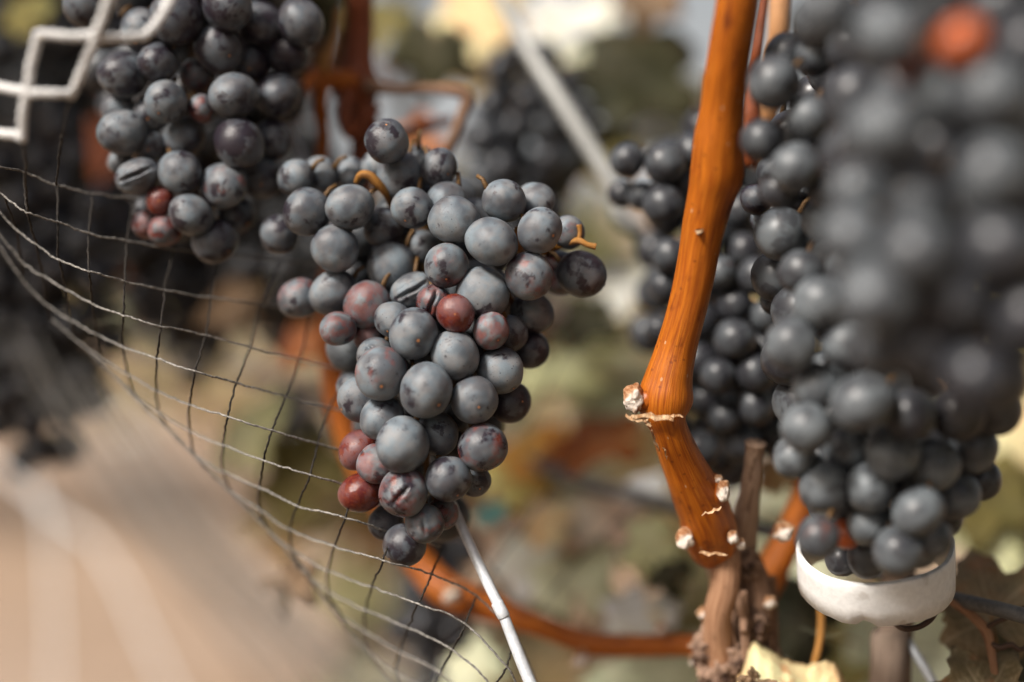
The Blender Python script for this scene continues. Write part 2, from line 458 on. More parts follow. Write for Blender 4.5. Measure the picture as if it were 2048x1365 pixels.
def berry_mesh(name, sub, seed, kind='round'):
    v, f = ICO[sub]
    out = []
    r_ = random.Random(seed)
    el = r_.uniform(0.93, 1.12); ex = r_.uniform(0.95, 1.05)
    off = Vector((seed * 3.1, seed * 1.7, seed * 0.9))
    for p in v:
        k = 1 + 0.055 * mnoise.noise(p * 1.1 + off) + 0.010 * mnoise.noise(p * 3.0 + off)
        q = Vector((p.x * ex, p.y / ex, p.z * el)) * k
        # dimple at the scar end and shoulder at the stalk end
        d = (p - Vector((0, 0, -1))).length
        q *= 1 - 0.02 * math.exp(-(d / 0.14) ** 2) + (0.03 * math.exp(-(d / 0.035) ** 2) if sub > 3 else 0)
        if kind in ('slit', 'shrivelled', 'crease'):
            # a vertical split on the -y side (turned to the viewer)
            wob = 0.06 * math.sin(p.z * 2.2 + seed) + 0.02 * math.sin(p.z * 7)
            dx = p.x - wob
            lo, hi = (-0.75, 0.75) if kind != 'crease' else (-0.55, 0.45)
            t = (p.z - lo) / (hi - lo)
            prof = max(0.0, math.sin(PI * min(max(t, 0), 1))) ** 0.6 if 0 < t < 1 else 0.0
            if p.y < 0.3:
                side = min(1, max(0, (0.3 - p.y) / 0.6))
                w = 0.085 if kind != 'crease' else 0.05
                groove = math.exp(-(dx / w) ** 2) * prof * side
                lip = math.exp(-((abs(dx) - 0.20) / 0.10) ** 2) * prof * side
                q *= 1 - (0.34 if kind != 'crease' else 0.20) * groove + 0.05 * lip - 0.10 * math.exp(-(dx / 0.45) ** 2) * prof * side * (kind == 'shrivelled')
        if kind == 'shrivelled':
            rg = 1 - abs(mnoise.noise(Vector((p.x * 2.6, p.y * 2.6, p.z * 1.2)) + off)) * 2
            rg2 = 1 - abs(mnoise.noise(Vector((p.x * 5, p.y * 5, p.z * 2.0)) + off)) * 2
            q *= 0.95 + 0.035 * rg + 0.010 * rg2
            q.z *= 1.12; q.x *= 0.85
        if kind == 'dent':
            d2 = (p - Vector((0.5, -0.8, 0.3)).normalized()).length
            q *= 1 - 0.10 * math.exp(-(d2 / 0.35) ** 2)
        out.append(q)
    me = bpy.data.meshes.new(name)
    me.from_pydata([tuple(q) for q in out], [], f)
    me.polygons.foreach_set('use_smooth', [True] * len(me.polygons))
    me.materials.append(M['grape'] if sub > 3 else M['grape_soft'])
    me.update()
    return me

BERRY = {'hi': [berry_mesh('grape', 4, s) for s in range(1, 7)],
         'mid': [berry_mesh('grape', 3, s) for s in range(11, 17)],
         'lo': [berry_mesh('grape', 2, s) for s in range(21, 25)],
         'slit': [berry_mesh('grape', 5, 31, 'slit')], 'shrivelled': [berry_mesh('grape', 5, 33, 'shrivelled')],
         'crease': [berry_mesh('grape', 5, 35, 'crease')], 'dent': [berry_mesh('grape', 4, 37, 'dent')]}

# kinds of berry: (red, bloom left, gloss)
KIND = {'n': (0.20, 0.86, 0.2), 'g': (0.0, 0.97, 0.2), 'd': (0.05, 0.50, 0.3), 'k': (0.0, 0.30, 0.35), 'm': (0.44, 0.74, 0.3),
        'r': (0.58, 0.80, 0.3), 'R': (0.80, 0.55, 0.6), 'p': (0.60, 0.86, 0.2), 'b': (0.95, 0.22, 1.0), 'w': (0.50, 0.60, 0.5)}

class Bunch:
    def __init__(s, name, label, group=None):
        s.name, s.label, s.group = name, label, group
        s.items = []          # (x, y, r_px, depth, kind, res, mesh kind, rotation hint)
    def add(s, rows, base, mm=0.010, res='mid', squash=0.92, maxback=0.05):
        """rows: (x, y, r, layer, kind[, mesh[, spin]]) - front ones first; depth is pushed back until berries only touch"""
        rows = sorted(rows, key=lambda q: q[3])
        for q in rows:
            x, y, r, lay, kind = q[:5]
            mk = q[5] if len(q) > 5 else None
            spin = q[6] if len(q) > 6 else None
            b = base(x, y) if callable(base) else base
            d = b + lay * mm
            d0 = d
            for it in s.items:
                p = math.hypot(x - it[0], y - it[1]) / FPX * (d + it[3]) / 2
                Rs = (r / FPX * d + it[2] / FPX * it[3]) * squash
                if p < Rs:
                    need = it[3] + math.sqrt(Rs * Rs - p * p)
                    if need > d: d = need
            d = min(d, d0 + maxback)
            s.items.append([x, y, r, d, kind, res, mk, spin])
        return s
    def fill(s, cx, cy, w, h, d0, d1, n, rr=(0.0062, 0.0074), kinds='nngd', res='mid', seed=1, taper=0.5, avoid=None, tries=4000):
        """berries at the back and inside of the bunch, packed without overlaps"""
        r_ = random.Random(seed)
        P = [(at(i[0], i[1], i[3]), i[2] / FPX * i[3]) for i in s.items]
        cnt = 0
        for _ in range(tries):
            if cnt >= n: break
            a, b, c = r_.uniform(-1, 1), r_.uniform(-1, 1), r_.uniform(-1, 1)
            ww = 1 - taper * max(0, b)
            if (a / ww) ** 2 + b * b + (c / ww) ** 2 > 1: continue
            d = (d0 + d1) / 2 + c * (d1 - d0) / 2
            x, y = cx + a * w / 2, cy + b * h / 2
            R = r_.uniform(*rr)
            q = at(x, y, d)
            if avoid and avoid(x, y, d): continue
            if all((q - p).length > (R + e) * 0.90 for p, e in P):
                P.append((q, R))
                s.items.append([x, y, R * FPX / d, d, r_.choice(kinds), res, None, None])
                cnt += 1
        return s
    def build(s, stalk=True, dull=1.0, stem_top=None):
        c = Vector((0, 0, 0))
        pts = [at(i[0], i[1], i[3]) for i in s.items]
        lo = min(p.z for p in pts); hi = max(p.z for p in pts)
        mx = sum((p.x for p in pts)) / len(pts); my = sum((p.y for p in pts)) / len(pts)
        root = empty(s.name, Vector((mx, my, lo - 0.006)))
        tag(root, s.label, 'grapes', s.group)
        r_ = random.Random(len(pts) * 7 + 3)
        axis_fn = lambda z: Vector((s.axis(z)[0], s.axis(z)[1], z)) if hasattr(s, 'axis') else Vector((mx, my, z))
        # straight-line fit of the bunch's axis
        zs = np.array([p.z for p in pts]); A = np.vstack([zs, np.ones(len(zs))]).T
        kx = np.linalg.lstsq(A, np.array([p.x for p in pts]), rcond=None)[0]
        ky = np.linalg.lstsq(A, np.array([p.y for p in pts]), rcond=None)[0]
        ax = lambda z: Vector((kx[0] * z + kx[1], ky[0] * z + ky[1], z))
        sv, sf = [], []
        for it, p in zip(s.items, pts):
            x, y, r, d, kind, res, mk, spin = it
            me = r_.choice(BERRY[mk or res])
            o = bpy.data.objects.new('grape', me)
            COL.objects.link(o)
            R = r / FPX * d
            o.scale = (R, R, R)
            o.location = p
            q = ax(min(p.z + 0.014, hi))
            out = (p - q).normalized()
            if mk in ('slit', 'crease', 'shrivelled'):
                m = CAM_R @ Euler((PI / 2, 0, 0)).to_matrix()          # -y of the berry towards the viewer
                sp = spin if spin is not None else 0
                m = CAM_R @ Matrix.Rotation(math.radians(sp), 3, 'Z') @ Matrix.Rotation(-PI / 2, 3, 'X')
                o.rotation_euler = m.to_euler()
            else:
                out = (out + Vector((r_.gauss(0, .35), r_.gauss(0, .35) , r_.gauss(0, .3)))).normalized()
                qt = (-out).to_track_quat('Z', 'Y') @ Euler((0, 0, r_.uniform(0, 6.28))).to_quaternion()
                o.rotation_euler = qt.to_euler()
            kd = KIND[kind]
            j = lambda v, a: min(1, max(0, v + r_.uniform(-a, a)))
            o.color = (j(kd[0], 0.06), j(kd[1] * dull, 0.09), j(kd[2], 0.1), 1)  # dull cuts bloom further, standing in for shade on whole bunches
            parent_to(o, root)
            # its little stalk, back to the bunch's axis
            a0 = p - out * R * 0.9
            b0 = p - out * R * 1.1 + (q - p).normalized() * min(0.003, (q - p).length * .6) + Vector((0, 0, 0.002))
            path = [a0, a0.lerp(b0, 0.5) + Vector((0, 0, 0.001)), b0]
            v, f, _ = tube_geo(path, [0.0009, 0.0006, 0.0006], 5, None, True)
            k = len(sv); sv += v; sf += [tuple(i + k for i in t) for t in f]
        main = [ax(lo + 0.015), ax((lo + hi) / 2), ax(hi - 0.03), ax(hi - 0.02)]
        if stem_top is not None: main.append(stem_top)
        v, f, _ = tube_geo(main, [0.0008, 0.0016, 0.0019, 0.002, 0.002][:len(main)], 8)
        k = len(sv); sv += v; sf += [tuple(i + k for i in t) for t in f]
        if stalk:
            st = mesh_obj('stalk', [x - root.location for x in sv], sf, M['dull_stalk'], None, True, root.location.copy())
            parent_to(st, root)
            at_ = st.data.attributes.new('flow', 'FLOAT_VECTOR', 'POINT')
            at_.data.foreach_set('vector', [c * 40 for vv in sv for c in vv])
        s.root = root
        return root

# ---- the bunch in focus
centre = [
 (852,781,55,0,'g'), (806,889,52,.1,'n'), (763,747,54,.3,'m'), (826,668,51,.4,'n'), (949,800,48,.35,'n'), (910,710,49,.5,'n'),
 (807,985,49,.3,'w','crease',-48), (897,958,47,.35,'d'), (965,895,50,.4,'w'), (849,1047,39,.3,'w','crease',8), (809,1090,44,.4,'k'),
 (911,627,39,.4,'R'), (982,662,38,.6,'r'), (764,837,44,.4,'n'), (755,927,40,.5,'p'), (722,986,42,.5,'b'), (718,900,40,.7,'R'),
 (875,867,43,1,'n'), (1000,742,46,1,'n','dent'), (720,800,45,.8,'n'), (1020,805,43,1.8,'k'), (702,775,30,1.5,'n'), (752,712,40,1.2,'m','slit',40),
 (787,640,38,.9,'n'), (868,605,38,.8,'w','slit',-14), (825,582,42,1.1,'n','shrivelled',-62), (966,586,52,.9,'n'), (983,484,50,.6,'g'), (1079,461,46,.6,'n'),
 (1058,552,47,.8,'m'), (893,531,45,.9,'m'), (908,441,50,1.0,'n'), (1008,402,43,1.2,'n'), (1069,403,38,2,'n'), (1136,465,36,2,'m'),
 (1163,548,48,1.8,'d'), (1122,546,45,2.1,'w'), (1018,668,36,1.6,'d'), (1064,626,42,2,'d'), (1060,700,40,2.3,'k'), (785,534,48,1.4,'n'),
 (735,609,44,1.3,'p'), (676,658,36,1.6,'p'), (737,672,28,1.8,'r'), (670,497,49,1.8,'g'), (667,586,46,2.2,'n'), (598,597,41,2.4,'m'),
 (614,424,48,1.9,'d'), (700,414,47,1.7,'n'), (824,416,42,1.6,'n'), (893,404,40,1.8,'n'), (844,494,36,1.9,'n'), (768,455,40,2.2,'d'),
 (773,283,46,1.6,'d'), (877,336,39,1.9,'d'), (803,353,48,2,'d'), (751,332,30,2.3,'n'), (592,355,36,2.8,'n'), (640,350,38,3,'n'),
 (772,1045,33,1.2,'k'), (884,1028,34,1.2,'w'), (950,962,32,1.3,'d'), (700,350,36,3.1,'n'), (560,470,40,3.2,'d'), (925,830,36,1.9,'d'), (870,760,40,2.0,'d'),
]
bc = Bunch('grape_bunch', 'sharp dusty blue-black grape bunch with a few red berries hanging in the centre')
bc.add(centre, 0.356, 0.010, 'hi', 0.93)
def rodline(x, y, d):
    a, b, p = at(578, 258, .440), at(905, 1012, .378), at(x, y, d)
    t = (p - a).dot(b - a) / (b - a).length_squared
    return (a + (b - a) * t - p).length < .0095
bc.fill(850, 700, 330, 760, 0.368, 0.425, 90, kinds='ddkk', seed=5, avoid=rodline, tries=12000)  # dark kinds paint shade into the gaps; inner berries also bloom less
bc.build(stem_top=at(790, 460, 0.46))

# ---- upper left bunch
left = [
 (178,10,46,.8,'d'), (283,62,44,.6,'n'), (352,35,54,0,'d'), (455,13,51,0,'d'), (518,50,47,1,'d'), (602,45,48,.9,'d'), (439,98,51,.2,'d'),
 (317,125,40,.3,'d'), (246,149,48,.5,'n'), (395,152,38,1.2,'m'), (332,204,43,.1,'n'), (468,192,48,.2,'n'), (405,218,29,.5,'r'), (555,190,45,1.2,'d'),
 (238,222,36,1.2,'g'), (300,231,34,1,'n'), (245,265,47,.5,'g'), (368,275,42,.7,'n'), (303,294,32,.6,'g'), (479,288,51,.2,'d'), (545,280,42,1.4,'d'),
 (240,325,26,1.3,'n'), (277,353,42,.4,'g','shrivelled',-68), (360,345,43,.2,'n'), (447,372,46,.5,'m'), (525,357,42,1.4,'d'), (321,402,30,.5,'R'),
 (383,430,43,.2,'n'), (285,417,22,1,'n'), (292,450,28,.7,'p'), (330,461,33,.4,'p'), (430,482,46,.8,'d'), (470,430,40,1.6,'d'), (575,110,44,1.5,'k'),
 (500,130,40,1.4,'k'), (210,60,40,1.5,'d'),
]
bl = Bunch('grape_bunch', 'scuffed dark grape bunch at top left with pink berries at its tip')
bl.add(left, 0.380, 0.010, 'hi', 0.93)
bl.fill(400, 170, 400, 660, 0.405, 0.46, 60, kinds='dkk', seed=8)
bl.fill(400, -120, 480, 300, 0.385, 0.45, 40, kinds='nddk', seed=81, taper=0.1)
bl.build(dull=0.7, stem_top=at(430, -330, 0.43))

# ---- bunch in shade behind the cane
behind = [
 (1255,321,36,.3,'d'), (1330,328,43,0,'d'), (1388,300,36,.6,'d'), (1243,388,29,.6,'d'), (1283,392,30,.5,'d'), (1327,410,43,.1,'d'), (1372,372,36,.5,'d'),
 (1340,512,38,.3,'d'), (1330,575,32,.8,'d'), (1318,660,28,.8,'d'), (1440,545,34,.2,'m'), (1515,552,40,.1,'d'), (1537,632,38,.2,'m'), (1470,680,43,0,'d'),
 (1438,752,38,.2,'d'), (1512,746,41,.1,'d'), (1412,800,36,.6,'d'), (1510,812,39,.3,'d'), (1450,836,34,.4,'d'), (1400,900,40,.5,'d'), (1480,885,42,.4,'d'),
 (1545,872,40,.5,'d'), (1560,800,40,.8,'d'), (1470,610,38,.6,'d'), (1400,640,40,.9,'d'), (1420,470,38,.7,'d'), (1490,500,36,.7,'d'), (1400,720,40,1,'d'),
 (1350,860,36,1.2,'d'), (1530,690,36,.8,'d'), (1580,740,36,.8,'d'), (1440,920,34,.6,'d'), (1410,410,36,.8,'d'), (1480,420,36,.9,'d'),
]
bb = Bunch('grape_bunch', 'shaded dark grape bunch directly behind the orange cane')
bb.add(behind, 0.405, 0.010, 'mid', 0.93)
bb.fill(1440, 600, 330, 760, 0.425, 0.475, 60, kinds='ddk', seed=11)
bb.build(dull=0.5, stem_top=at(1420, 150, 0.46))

# ---- right bunch above the white ring, and the big near one in front of it
right = [
 (1548,166,55,0,'n'), (1570,108,42,.8,'d'), (1632,112,42,.6,'d'), (1620,236,46,.1,'n'), (1695,172,46,.2,'d'), (1522,280,43,.5,'d'), (1590,336,52,0,'n'),
 (1560,378,42,1.0,'d'), (1645,310,44,.8,'d'), (1602,545,46,.9,'n'), (1640,605,54,.1,'n'), (1583,690,55,.2,'g'), (1692,690,50,.1,'n'), (1632,775,49,.4,'n'),
 (1612,857,51,.2,'n'), (1588,912,44,.7,'n'), (1692,902,46,.4,'n'), (1785,905,54,.1,'n'), (1650,976,53,.2,'n'), (1740,976,50,.1,'g'), (1866,930,54,.2,'n'),
 (1945,897,52,.5,'n'), (1836,1024,50,.2,'n'), (1912,990,50,.6,'n'), (1636,1075,43,.5,'m'), (1692,1068,32,.7,'R'), (1737,1048,44,.4,'n'), (1795,1102,49,.3,'n'),
 (1862,1075,42,.7,'n'), (1735,1112,42,.9,'d'), (1685,1118,36,1.2,'d'), (1835,1098,42,.8,'n'), (1775,1060,44,.8,'d'), (1725,805,60,-.6,'n'), (1650,440,46,.5,'n'), (1700,540,50,.2,'n'), (1660,380,46,.4,'d'), (1820,830,54,-.2,'k'),
 (1915,830,54,.1,'k'), (1720,870,44,.8,'n'), (1640,40,52,.3,'n'), (1700,100,50,.1,'d'), (1990,820,54,.4,'d'), (1815,965,46,.9,'d'), (1880,1030,44,1.1,'d'), (1700,1010,44,.9,'d'), (1780,840,52,.5,'d'), (1860,870,52,.5,'d'), (1960,960,42,1.0,'d'), (1670,840,46,.7,'n'), (1640,920,44,1.0,'d'),
]
right_focus = [(1512,400,32,.2,'k'), (1566,460,34,0,'d'), (1610,478,33,.3,'n'), (1528,440,26,.9,'n'), (1580,616,27,.2,'n'), (1548,600,30,.8,'d'), (1600,420,36,.8,'k')]
br = Bunch('grape_bunch', 'soft blurred grape bunch at right whose tip hangs into the white ring')
br.add(right, 0.322, 0.010, 'mid', 0.93)
br.add(right_focus, 0.366, 0.010, 'hi', 0.93)
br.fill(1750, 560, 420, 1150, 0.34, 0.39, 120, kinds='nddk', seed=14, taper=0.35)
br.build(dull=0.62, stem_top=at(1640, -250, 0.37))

near = [  # lower right berries take the darkest kind to stand for shade
 (1655,20,64,.9,'n'), (1780,70,72,.5,'n'), (1925,85,54,0,'b'), (1820,128,42,.7,'R'), (2005,20,70,.6,'d'), (1770,262,75,.2,'g'), (1872,300,60,1.0,'k'),
 (1985,190,80,.1,'n'), (1720,385,64,.5,'n'), (1832,400,66,.2,'g'), (1985,350,78,.2,'n'), (1708,480,70,.3,'g'), (1832,505,72,.1,'n'), (1752,592,74,.2,'n'),
 (1905,600,74,.4,'k'), (1860,700,74,.6,'k'), (1995,500,78,.3,'k'), (1955,760,72,.5,'k'), (1765,690,66,.6,'k'), (1880,190,66,.6,'n'), (2060,100,74,.5,'d'),
 (2060,640,78,.5,'k'), (2050,420,78,.5,'k'), (1930,440,66,.8,'k'), (2040,270,74,.4,'n'),
]
bf = Bunch('grape_bunch', 'large very blurred near grape bunch at right with an orange berry on top')
bf.add(near, 0.245, 0.010, 'mid', 0.93)
bf.fill(1960, 350, 620, 900, 0.262, 0.31, 70, kinds='dkk', seed=17, taper=.3, avoid=lambda x, y, d: x < 1700)
bf.fill(1960, -160, 560, 260, 0.25, 0.31, 30, kinds='nddk', seed=18, taper=0.1)
bf.build(dull=0.56, stem_top=at(1960, -420, 0.31))

# ---- dark bunches further back
def far_bunch(label, cx, cy, w, h, d, n, seed, kinds='ddk', top=None, dull=0.75, taper=0.45):
    b = Bunch('grape_bunch', label, 'dark grape bunches hanging further back')
    hw = w / 2 / FPX * d
    b.fill(cx, cy, w, h, d - hw * 0.8, d + hw * 0.8, n, kinds=kinds, res='lo', seed=seed, taper=taper, rr=(0.0062, 0.0075), tries=12000)
    b.build(dull=dull, stem_top=at(*top) if top else None)
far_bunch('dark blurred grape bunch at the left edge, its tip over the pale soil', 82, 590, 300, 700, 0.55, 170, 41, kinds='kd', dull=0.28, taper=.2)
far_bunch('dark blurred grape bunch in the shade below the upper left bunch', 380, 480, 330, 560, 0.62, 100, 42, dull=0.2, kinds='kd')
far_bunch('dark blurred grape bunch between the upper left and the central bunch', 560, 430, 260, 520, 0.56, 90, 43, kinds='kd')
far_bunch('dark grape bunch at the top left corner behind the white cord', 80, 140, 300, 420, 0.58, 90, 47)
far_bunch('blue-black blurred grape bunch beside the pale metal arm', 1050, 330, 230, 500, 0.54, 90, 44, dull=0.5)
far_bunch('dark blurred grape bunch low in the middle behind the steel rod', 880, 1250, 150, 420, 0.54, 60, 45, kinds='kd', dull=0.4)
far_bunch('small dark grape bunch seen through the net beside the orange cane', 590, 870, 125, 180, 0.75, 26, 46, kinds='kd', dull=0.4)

# visible stalks of the central bunch
def child_tube(parent, name, pts, mat, seg=8, n=6, label=None, shape=None):
    o = tube(name, pts, mat, parent, n, seg, shape)
    if label: o['label'] = label
    return o
child_tube(bc.root, 'stem', [(712,366,.378,5), (722,350,.376,8), (740,352,.376,9), (760,372,.377,9), (775,392,.380,8), (785,420,.39,8)], M['stalk'])
child_tube(bc.root, 'stem', [(1085,505,.383,9), (1120,492,.376,7), (1155,482,.372,7), (1175,490,.371,6), (1192,494,.371,7)], M['stalk'])
child_tube(bc.root, 'stem', [(1157,483,.372,5), (1160,465,.372,4.5), (1158,450,.372,6)], M['stalk'])
child_tube(bc.root, 'stem', [(1040,500,.38,9), (1030,480,.375,7), (1035,455,.375,6)], M['stalk'])

# ------------------------------------------------------------------ the orange cane
def lump(name, px, py, d, r, mat, parent=None, seed=1, squash=(1, 1, 1), rough=0.35, sub=3, fr=1.6):
    v, f = ICO[sub]
    R = r / FPX * d
    off = Vector((seed * 5.3, seed * 2.1, seed))
    out = []
    for p in v:
        k = 1 + rough * mnoise.noise(p * fr + off) + rough * 0.6 * mnoise.noise(p * fr * 2.6 + off) + rough * 0.25 * mnoise.noise(p * fr * 6 + off)
        q = CAM_R @ Vector((p.x * squash[0], p.y * squash[1], p.z * squash[2]))
        out.append(q * R * k)
    o = mesh_obj(name, out, f, mat, None, True, at(px, py, d))
    if parent is not None: parent_to(o, parent)
    return o

def ridged(amp, seed, k=9, fr=120):
    def fn(i, an, L):
        return 1 + amp * mnoise.noise(Vector((math.cos(an) * k * .3, math.sin(an) * k * .3, L * fr + seed))) + amp * 0.12 * math.sin(an * k + seed)
    return fn

cane_pts = [(1560,-2000,.33,36), (1520,-1000,.322,40), (1500,-330,.318,44.2), (1488,-120,.326,43.2), (1476,0,.330,43.2), (1458,110,.336,43.2), (1445,210,.342,44.2), (1436,290,.346,49.9), (1434,345,.349,53.8), (1420,400,.352,47.0),
            (1402,480,.356,41.3), (1388,560,.359,39.4), (1368,640,.362,39.4), (1352,700,.364,41.3), (1338,755,.365,48.0), (1331,795,.3655,54.7), (1330,826,.366,48.0), (1336,850,.367,37.4),
            (1352,895,.370,39.4), (1376,950,.374,45.1), (1400,1000,.379,51.8), (1412,1030,.382,53.8), (1418,1060,.386,55.7), (1424,1092,.390,48.0), (1430,1112,.394,32.6)]
cane = tube('vine_cane', cane_pts, M['cane'], None, 8, 28, ridged(0.035, 3.0))
tag(cane, 'thick glossy orange-brown vine cane with pale buds right of centre', 'vine cane')
held = []
for i, (x, y, d, r, sq) in enumerate([(1268,796,.362,27,(.72,1.1,.8)), (1290,800,.364,30,(.9,.85,.9)), (1447,982,.372,20,(.7,1.1,.8)), (1436,960,.374,13,(.8,.8,.8)),
                                      (1370,1078,.379,20,(.9,1,.8)), (1466,1074,.378,14,(.8,1,.8)), (1482,1088,.380,11,(.8,1.1,.8))]):
    lp = lump('bud' if i != 1 else 'bud_shoulder', x, y, d, r, M['bud'] if i != 1 else M['cane'], cane, 10 + i, sq, 0.32 if i != 1 else .15, 4, 1.2)
    if i in (0, 2, 3): held.append(lp)
    if i == 1: parent_to(held[0], lp)
sh = lump('bud_shoulder', 1425, 985, .376, 34, M['cane'], cane, 31, (.8, 1.1, .8), .12)
for o in held[1:]: parent_to(o, sh)
def flakes(parent, spots, seed):
    r_ = random.Random(seed)
    for (x, y, d, L, w, ang) in spots:
        n = 7
        v, f = [], []
        for i in range(n + 1):
            t = i / n
            cx = x + math.cos(ang) * L * (t - .5) + r_.gauss(0, 1.5); cy = y + math.sin(ang) * L * (t - .5) + r_.gauss(0, 2.5)
            ww = w * (0.5 + 0.8 * r_.random()) * (0.5 + math.sin(PI * t) * .6)
            for s_ in (-1, 1):
                v.append(at(cx - math.sin(ang) * ww * s_, cy + math.cos(ang) * ww * s_, d - 0.0009 * (s_ > 0) * r_.random()))
                v.append(at(cx - math.sin(ang) * ww * s_, cy + math.cos(ang) * ww * s_, d + 0.0006))
        for i in range(n):
            a = i * 4; b = a + 4
            f += [(a, b, b + 2, a + 2), (a + 1, a + 3, b + 3, b + 1), (a, a + 1, b + 1, b), (a + 2, b + 2, b + 3, a + 3)]
        base = at(x, y, d)
        o = mesh_obj('bark_flake', [q - base for q in v], f, M['flake'], None, False, base)
        parent_to(o, parent)
flakes(cane, [(1305,833,.3565,86,5,.06), (1275,836,.357,46,7,.25), (1296,846,.357,22,4,1.1), (1424,1022,.367,44,2.6,-.35), (1344,833,.3575,40,3,.05),
              (1310,880,.3615,46,2,1.15), (1330,905,.362,26,1.6,1.2), (1398,462,.3495,14,8,1.4), (1426,1108,.374,56,3,.1)], 4)

# old wood under the cane, with the cut spur
spur = tube('spur', [(1512,886,.384,22), (1510,905,.385,18), (1503,960,.388,19), (1494,1020,.392,24), (1485,1080,.397,30), (1478,1150,.402,34)], M['spur_wood'], None, 8, 18, ridged(0.12, 1.0, 7, 160))
tr = empty('old_vine', at(1470, 1500, .42))
tag(tr, 'shaggy old vine trunk with a cut spur below the orange cane', 'vine')
parent_to(spur, tr)
def shaggy(seed, amp=0.18):
    def fn(i, an, L):
        return 1 + amp * mnoise.noise(Vector((math.cos(an) * 2.2, math.sin(an) * 2.2, L * 45 + seed))) + amp * .7 * mnoise.noise(Vector((math.cos(an) * 6, math.sin(an) * 6, L * 70 + seed)))
    return fn
o = tube('wood', [(1432,1105,.410,28), (1455,1150,.412,40), (1470,1200,.414,48), (1482,1270,.416,58), (1490,1340,.418,74), (1495,1500,.42,100), (1500,2200,.44,105), (1510,4200,.50,120)], M['oldwood'], None, 8, 26, shaggy(2))
parent_to(o, tr)
o = tube('arm', [(1444,1085,.392,34), (1452,1130,.389,30), (1448,1180,.388,29), (1436,1230,.389,27), (1436,1290,.392,30), (1450,1400,.398,40)], M['arm'], None, 8, 20, ridged(.10, 5))
parent_to(o, tr)
for i, (x, y, d, r) in enumerate([(1410,1228,.395,15), (1414,1249,.395,10), (1398,1316,.400,18), (1566,1064,.388,20), (1540,1205,.392,13)]):
    o = lump('bud', x, y, d, r, M['bud'], None, 50 + i, (1, 1, .9), 0.4, 3)
    parent_to(o, tr)
kn = tube('knot', [(1486,1110,.400,26), (1506,1165,.398,30), (1512,1215,.397,32), (1500,1275,.398,36), (1490,1340,.398,42), (1480,1450,.40,50)], M['oldwood'], None, 8, 26, shaggy(40, .42)); parent_to(kn, tr)
for i, (x, y, d, r) in enumerate([(1418,1296,.394,34), (1466,1322,.392,38), (1505,1248,.393,30), (1440,1350,.392,40), (1520,1330,.396,38), (1492,1130,.393,24)]):
    parent_to(lump('knot', x, y, d, r, M['oldbark'], None, 70 + i, (1, 1.1, .8), .62, 4, 2.2), tr)
br_ = random.Random(9)
for i in range(16):      # peeling strips of bark lying along the trunk
    x = br_.uniform(1440, 1545); y = br_.uniform(1130, 1260); L = br_.uniform(70, 190); r = br_.uniform(5, 13); d = br_.uniform(.386, .397) + abs(x - 1475) * .00012
    pts = [(x + br_.gauss(0, 7) + k * br_.uniform(-3, 9), y + L * k / 3, d + br_.gauss(0, .0012), r * (.4 + .6 * math.sin(PI * (k + .6) / 4.2))) for k in range(4)]
    o = tube('bark_strip', pts, M['oldwood'], None, 7, 10, shaggy(20 + i, .5)); parent_to(o, kn)
# other canes
def cane_thing(label, pts, mat, seg=14, name='vine_cane', cat='vine cane', amp=.03):
    o = tube(name, pts, mat, None, 8, seg, ridged(amp, pts[0][0]))
    return tag(o, label, cat)
cane_thing('orange cane half hidden behind the right bunch, above the white ring', [(1500,1240,.43,24), (1540,1150,.43,34), (1580,1070,.43,30), (1612,985,.43,28), (1640,900,.43,28), (1680,760,.44,28)], M['cane'])
low = cane_thing('blurred orange cane running across the bottom from the trunk to the left', [(1450,1310,0.425,24), (1380,1292,0.430,23), (1300,1293,0.435,23), (1200,1290,0.440,25), (1140,1275,0.443,24), (1060,1245,0.445,24), (980,1215,0.448,30), (900,1185,0.450,34), (850,1140,0.455,32), (790,1050,0.460,26), (722,940,0.465,26), (684,830,0.468,27), (668,740,0.470,29), (662,650,0.470,27), (664,560,0.473,24), (690,470,0.475,22)], M['cane'])
for (x, y, r) in [(905,1188,26), (1160,1318,24), (1322,1258,16)]:
    parent_to(lump('bud', x, y, .428 if x > 1000 else .438, r * .8, M['bud'], None, x, (1, 1, .8), .3), low)
bc1 = cane_thing('blurred red-brown cane with side shoots at the top behind the central bunch', [(800,-2200,.50,22), (760,-1100,.485,26), (735,-300,0.468,30), (722,-60,0.448,28), (720,60,0.448,28), (716,125,0.448,34), (714,170,0.448,50), (722,215,0.448,34), (730,270,0.448,30), (724,340,0.448,27), (716,460,0.458,26), (730,560,0.458,22)], M['cane_red'])
parent_to(tube('side_shoot', [(705,165,0.443,24), (668,160,0.438,22), (635,150,0.433,18), (612,178,0.428,14), (600,210,0.428,11), (588,240,0.428,9)], M['cane'], None, 6, 12), bc1)
parent_to(tube('side_shoot', [(645,150,0.433,13), (650,120,0.433,12), (668,80,0.438,10), (680,20,0.448,8)], M['stalk'], None, 6, 12), bc1)
parent_to(tube('side_shoot', [(650,160,0.433,13), (640,210,0.433,14), (646,270,0.438,14), (642,340,0.438,14), (640,420,0.443,14)], M['cane'], None, 6, 12), bc1)
parent_to(tube('side_shoot', [(700,180,0.440,16), (690,230,0.438,14), (705,270,0.438,14), (735,235,0.436,10), (760,215,0.436,7)], M['cane_red'], None, 6, 12), bc1)
parent_to(tube('tendril', [(735,172,0.443,18), (790,180,0.438,11), (850,178,0.433,11), (910,182,0.428,13), (935,196,0.428,14), (922,235,0.428,11), (905,280,0.428,11), (892,330,0.433,11), (884,400,0.438,10)], M['oldwood'], None, 6, 12), bc1)
parent_to(tube('side_shoot', [(745,300,0.463,10), (800,275,0.463,12), (850,255,0.458,12), (905,240,0.458,10)], M['cane_red'], None, 6, 12), bc1)
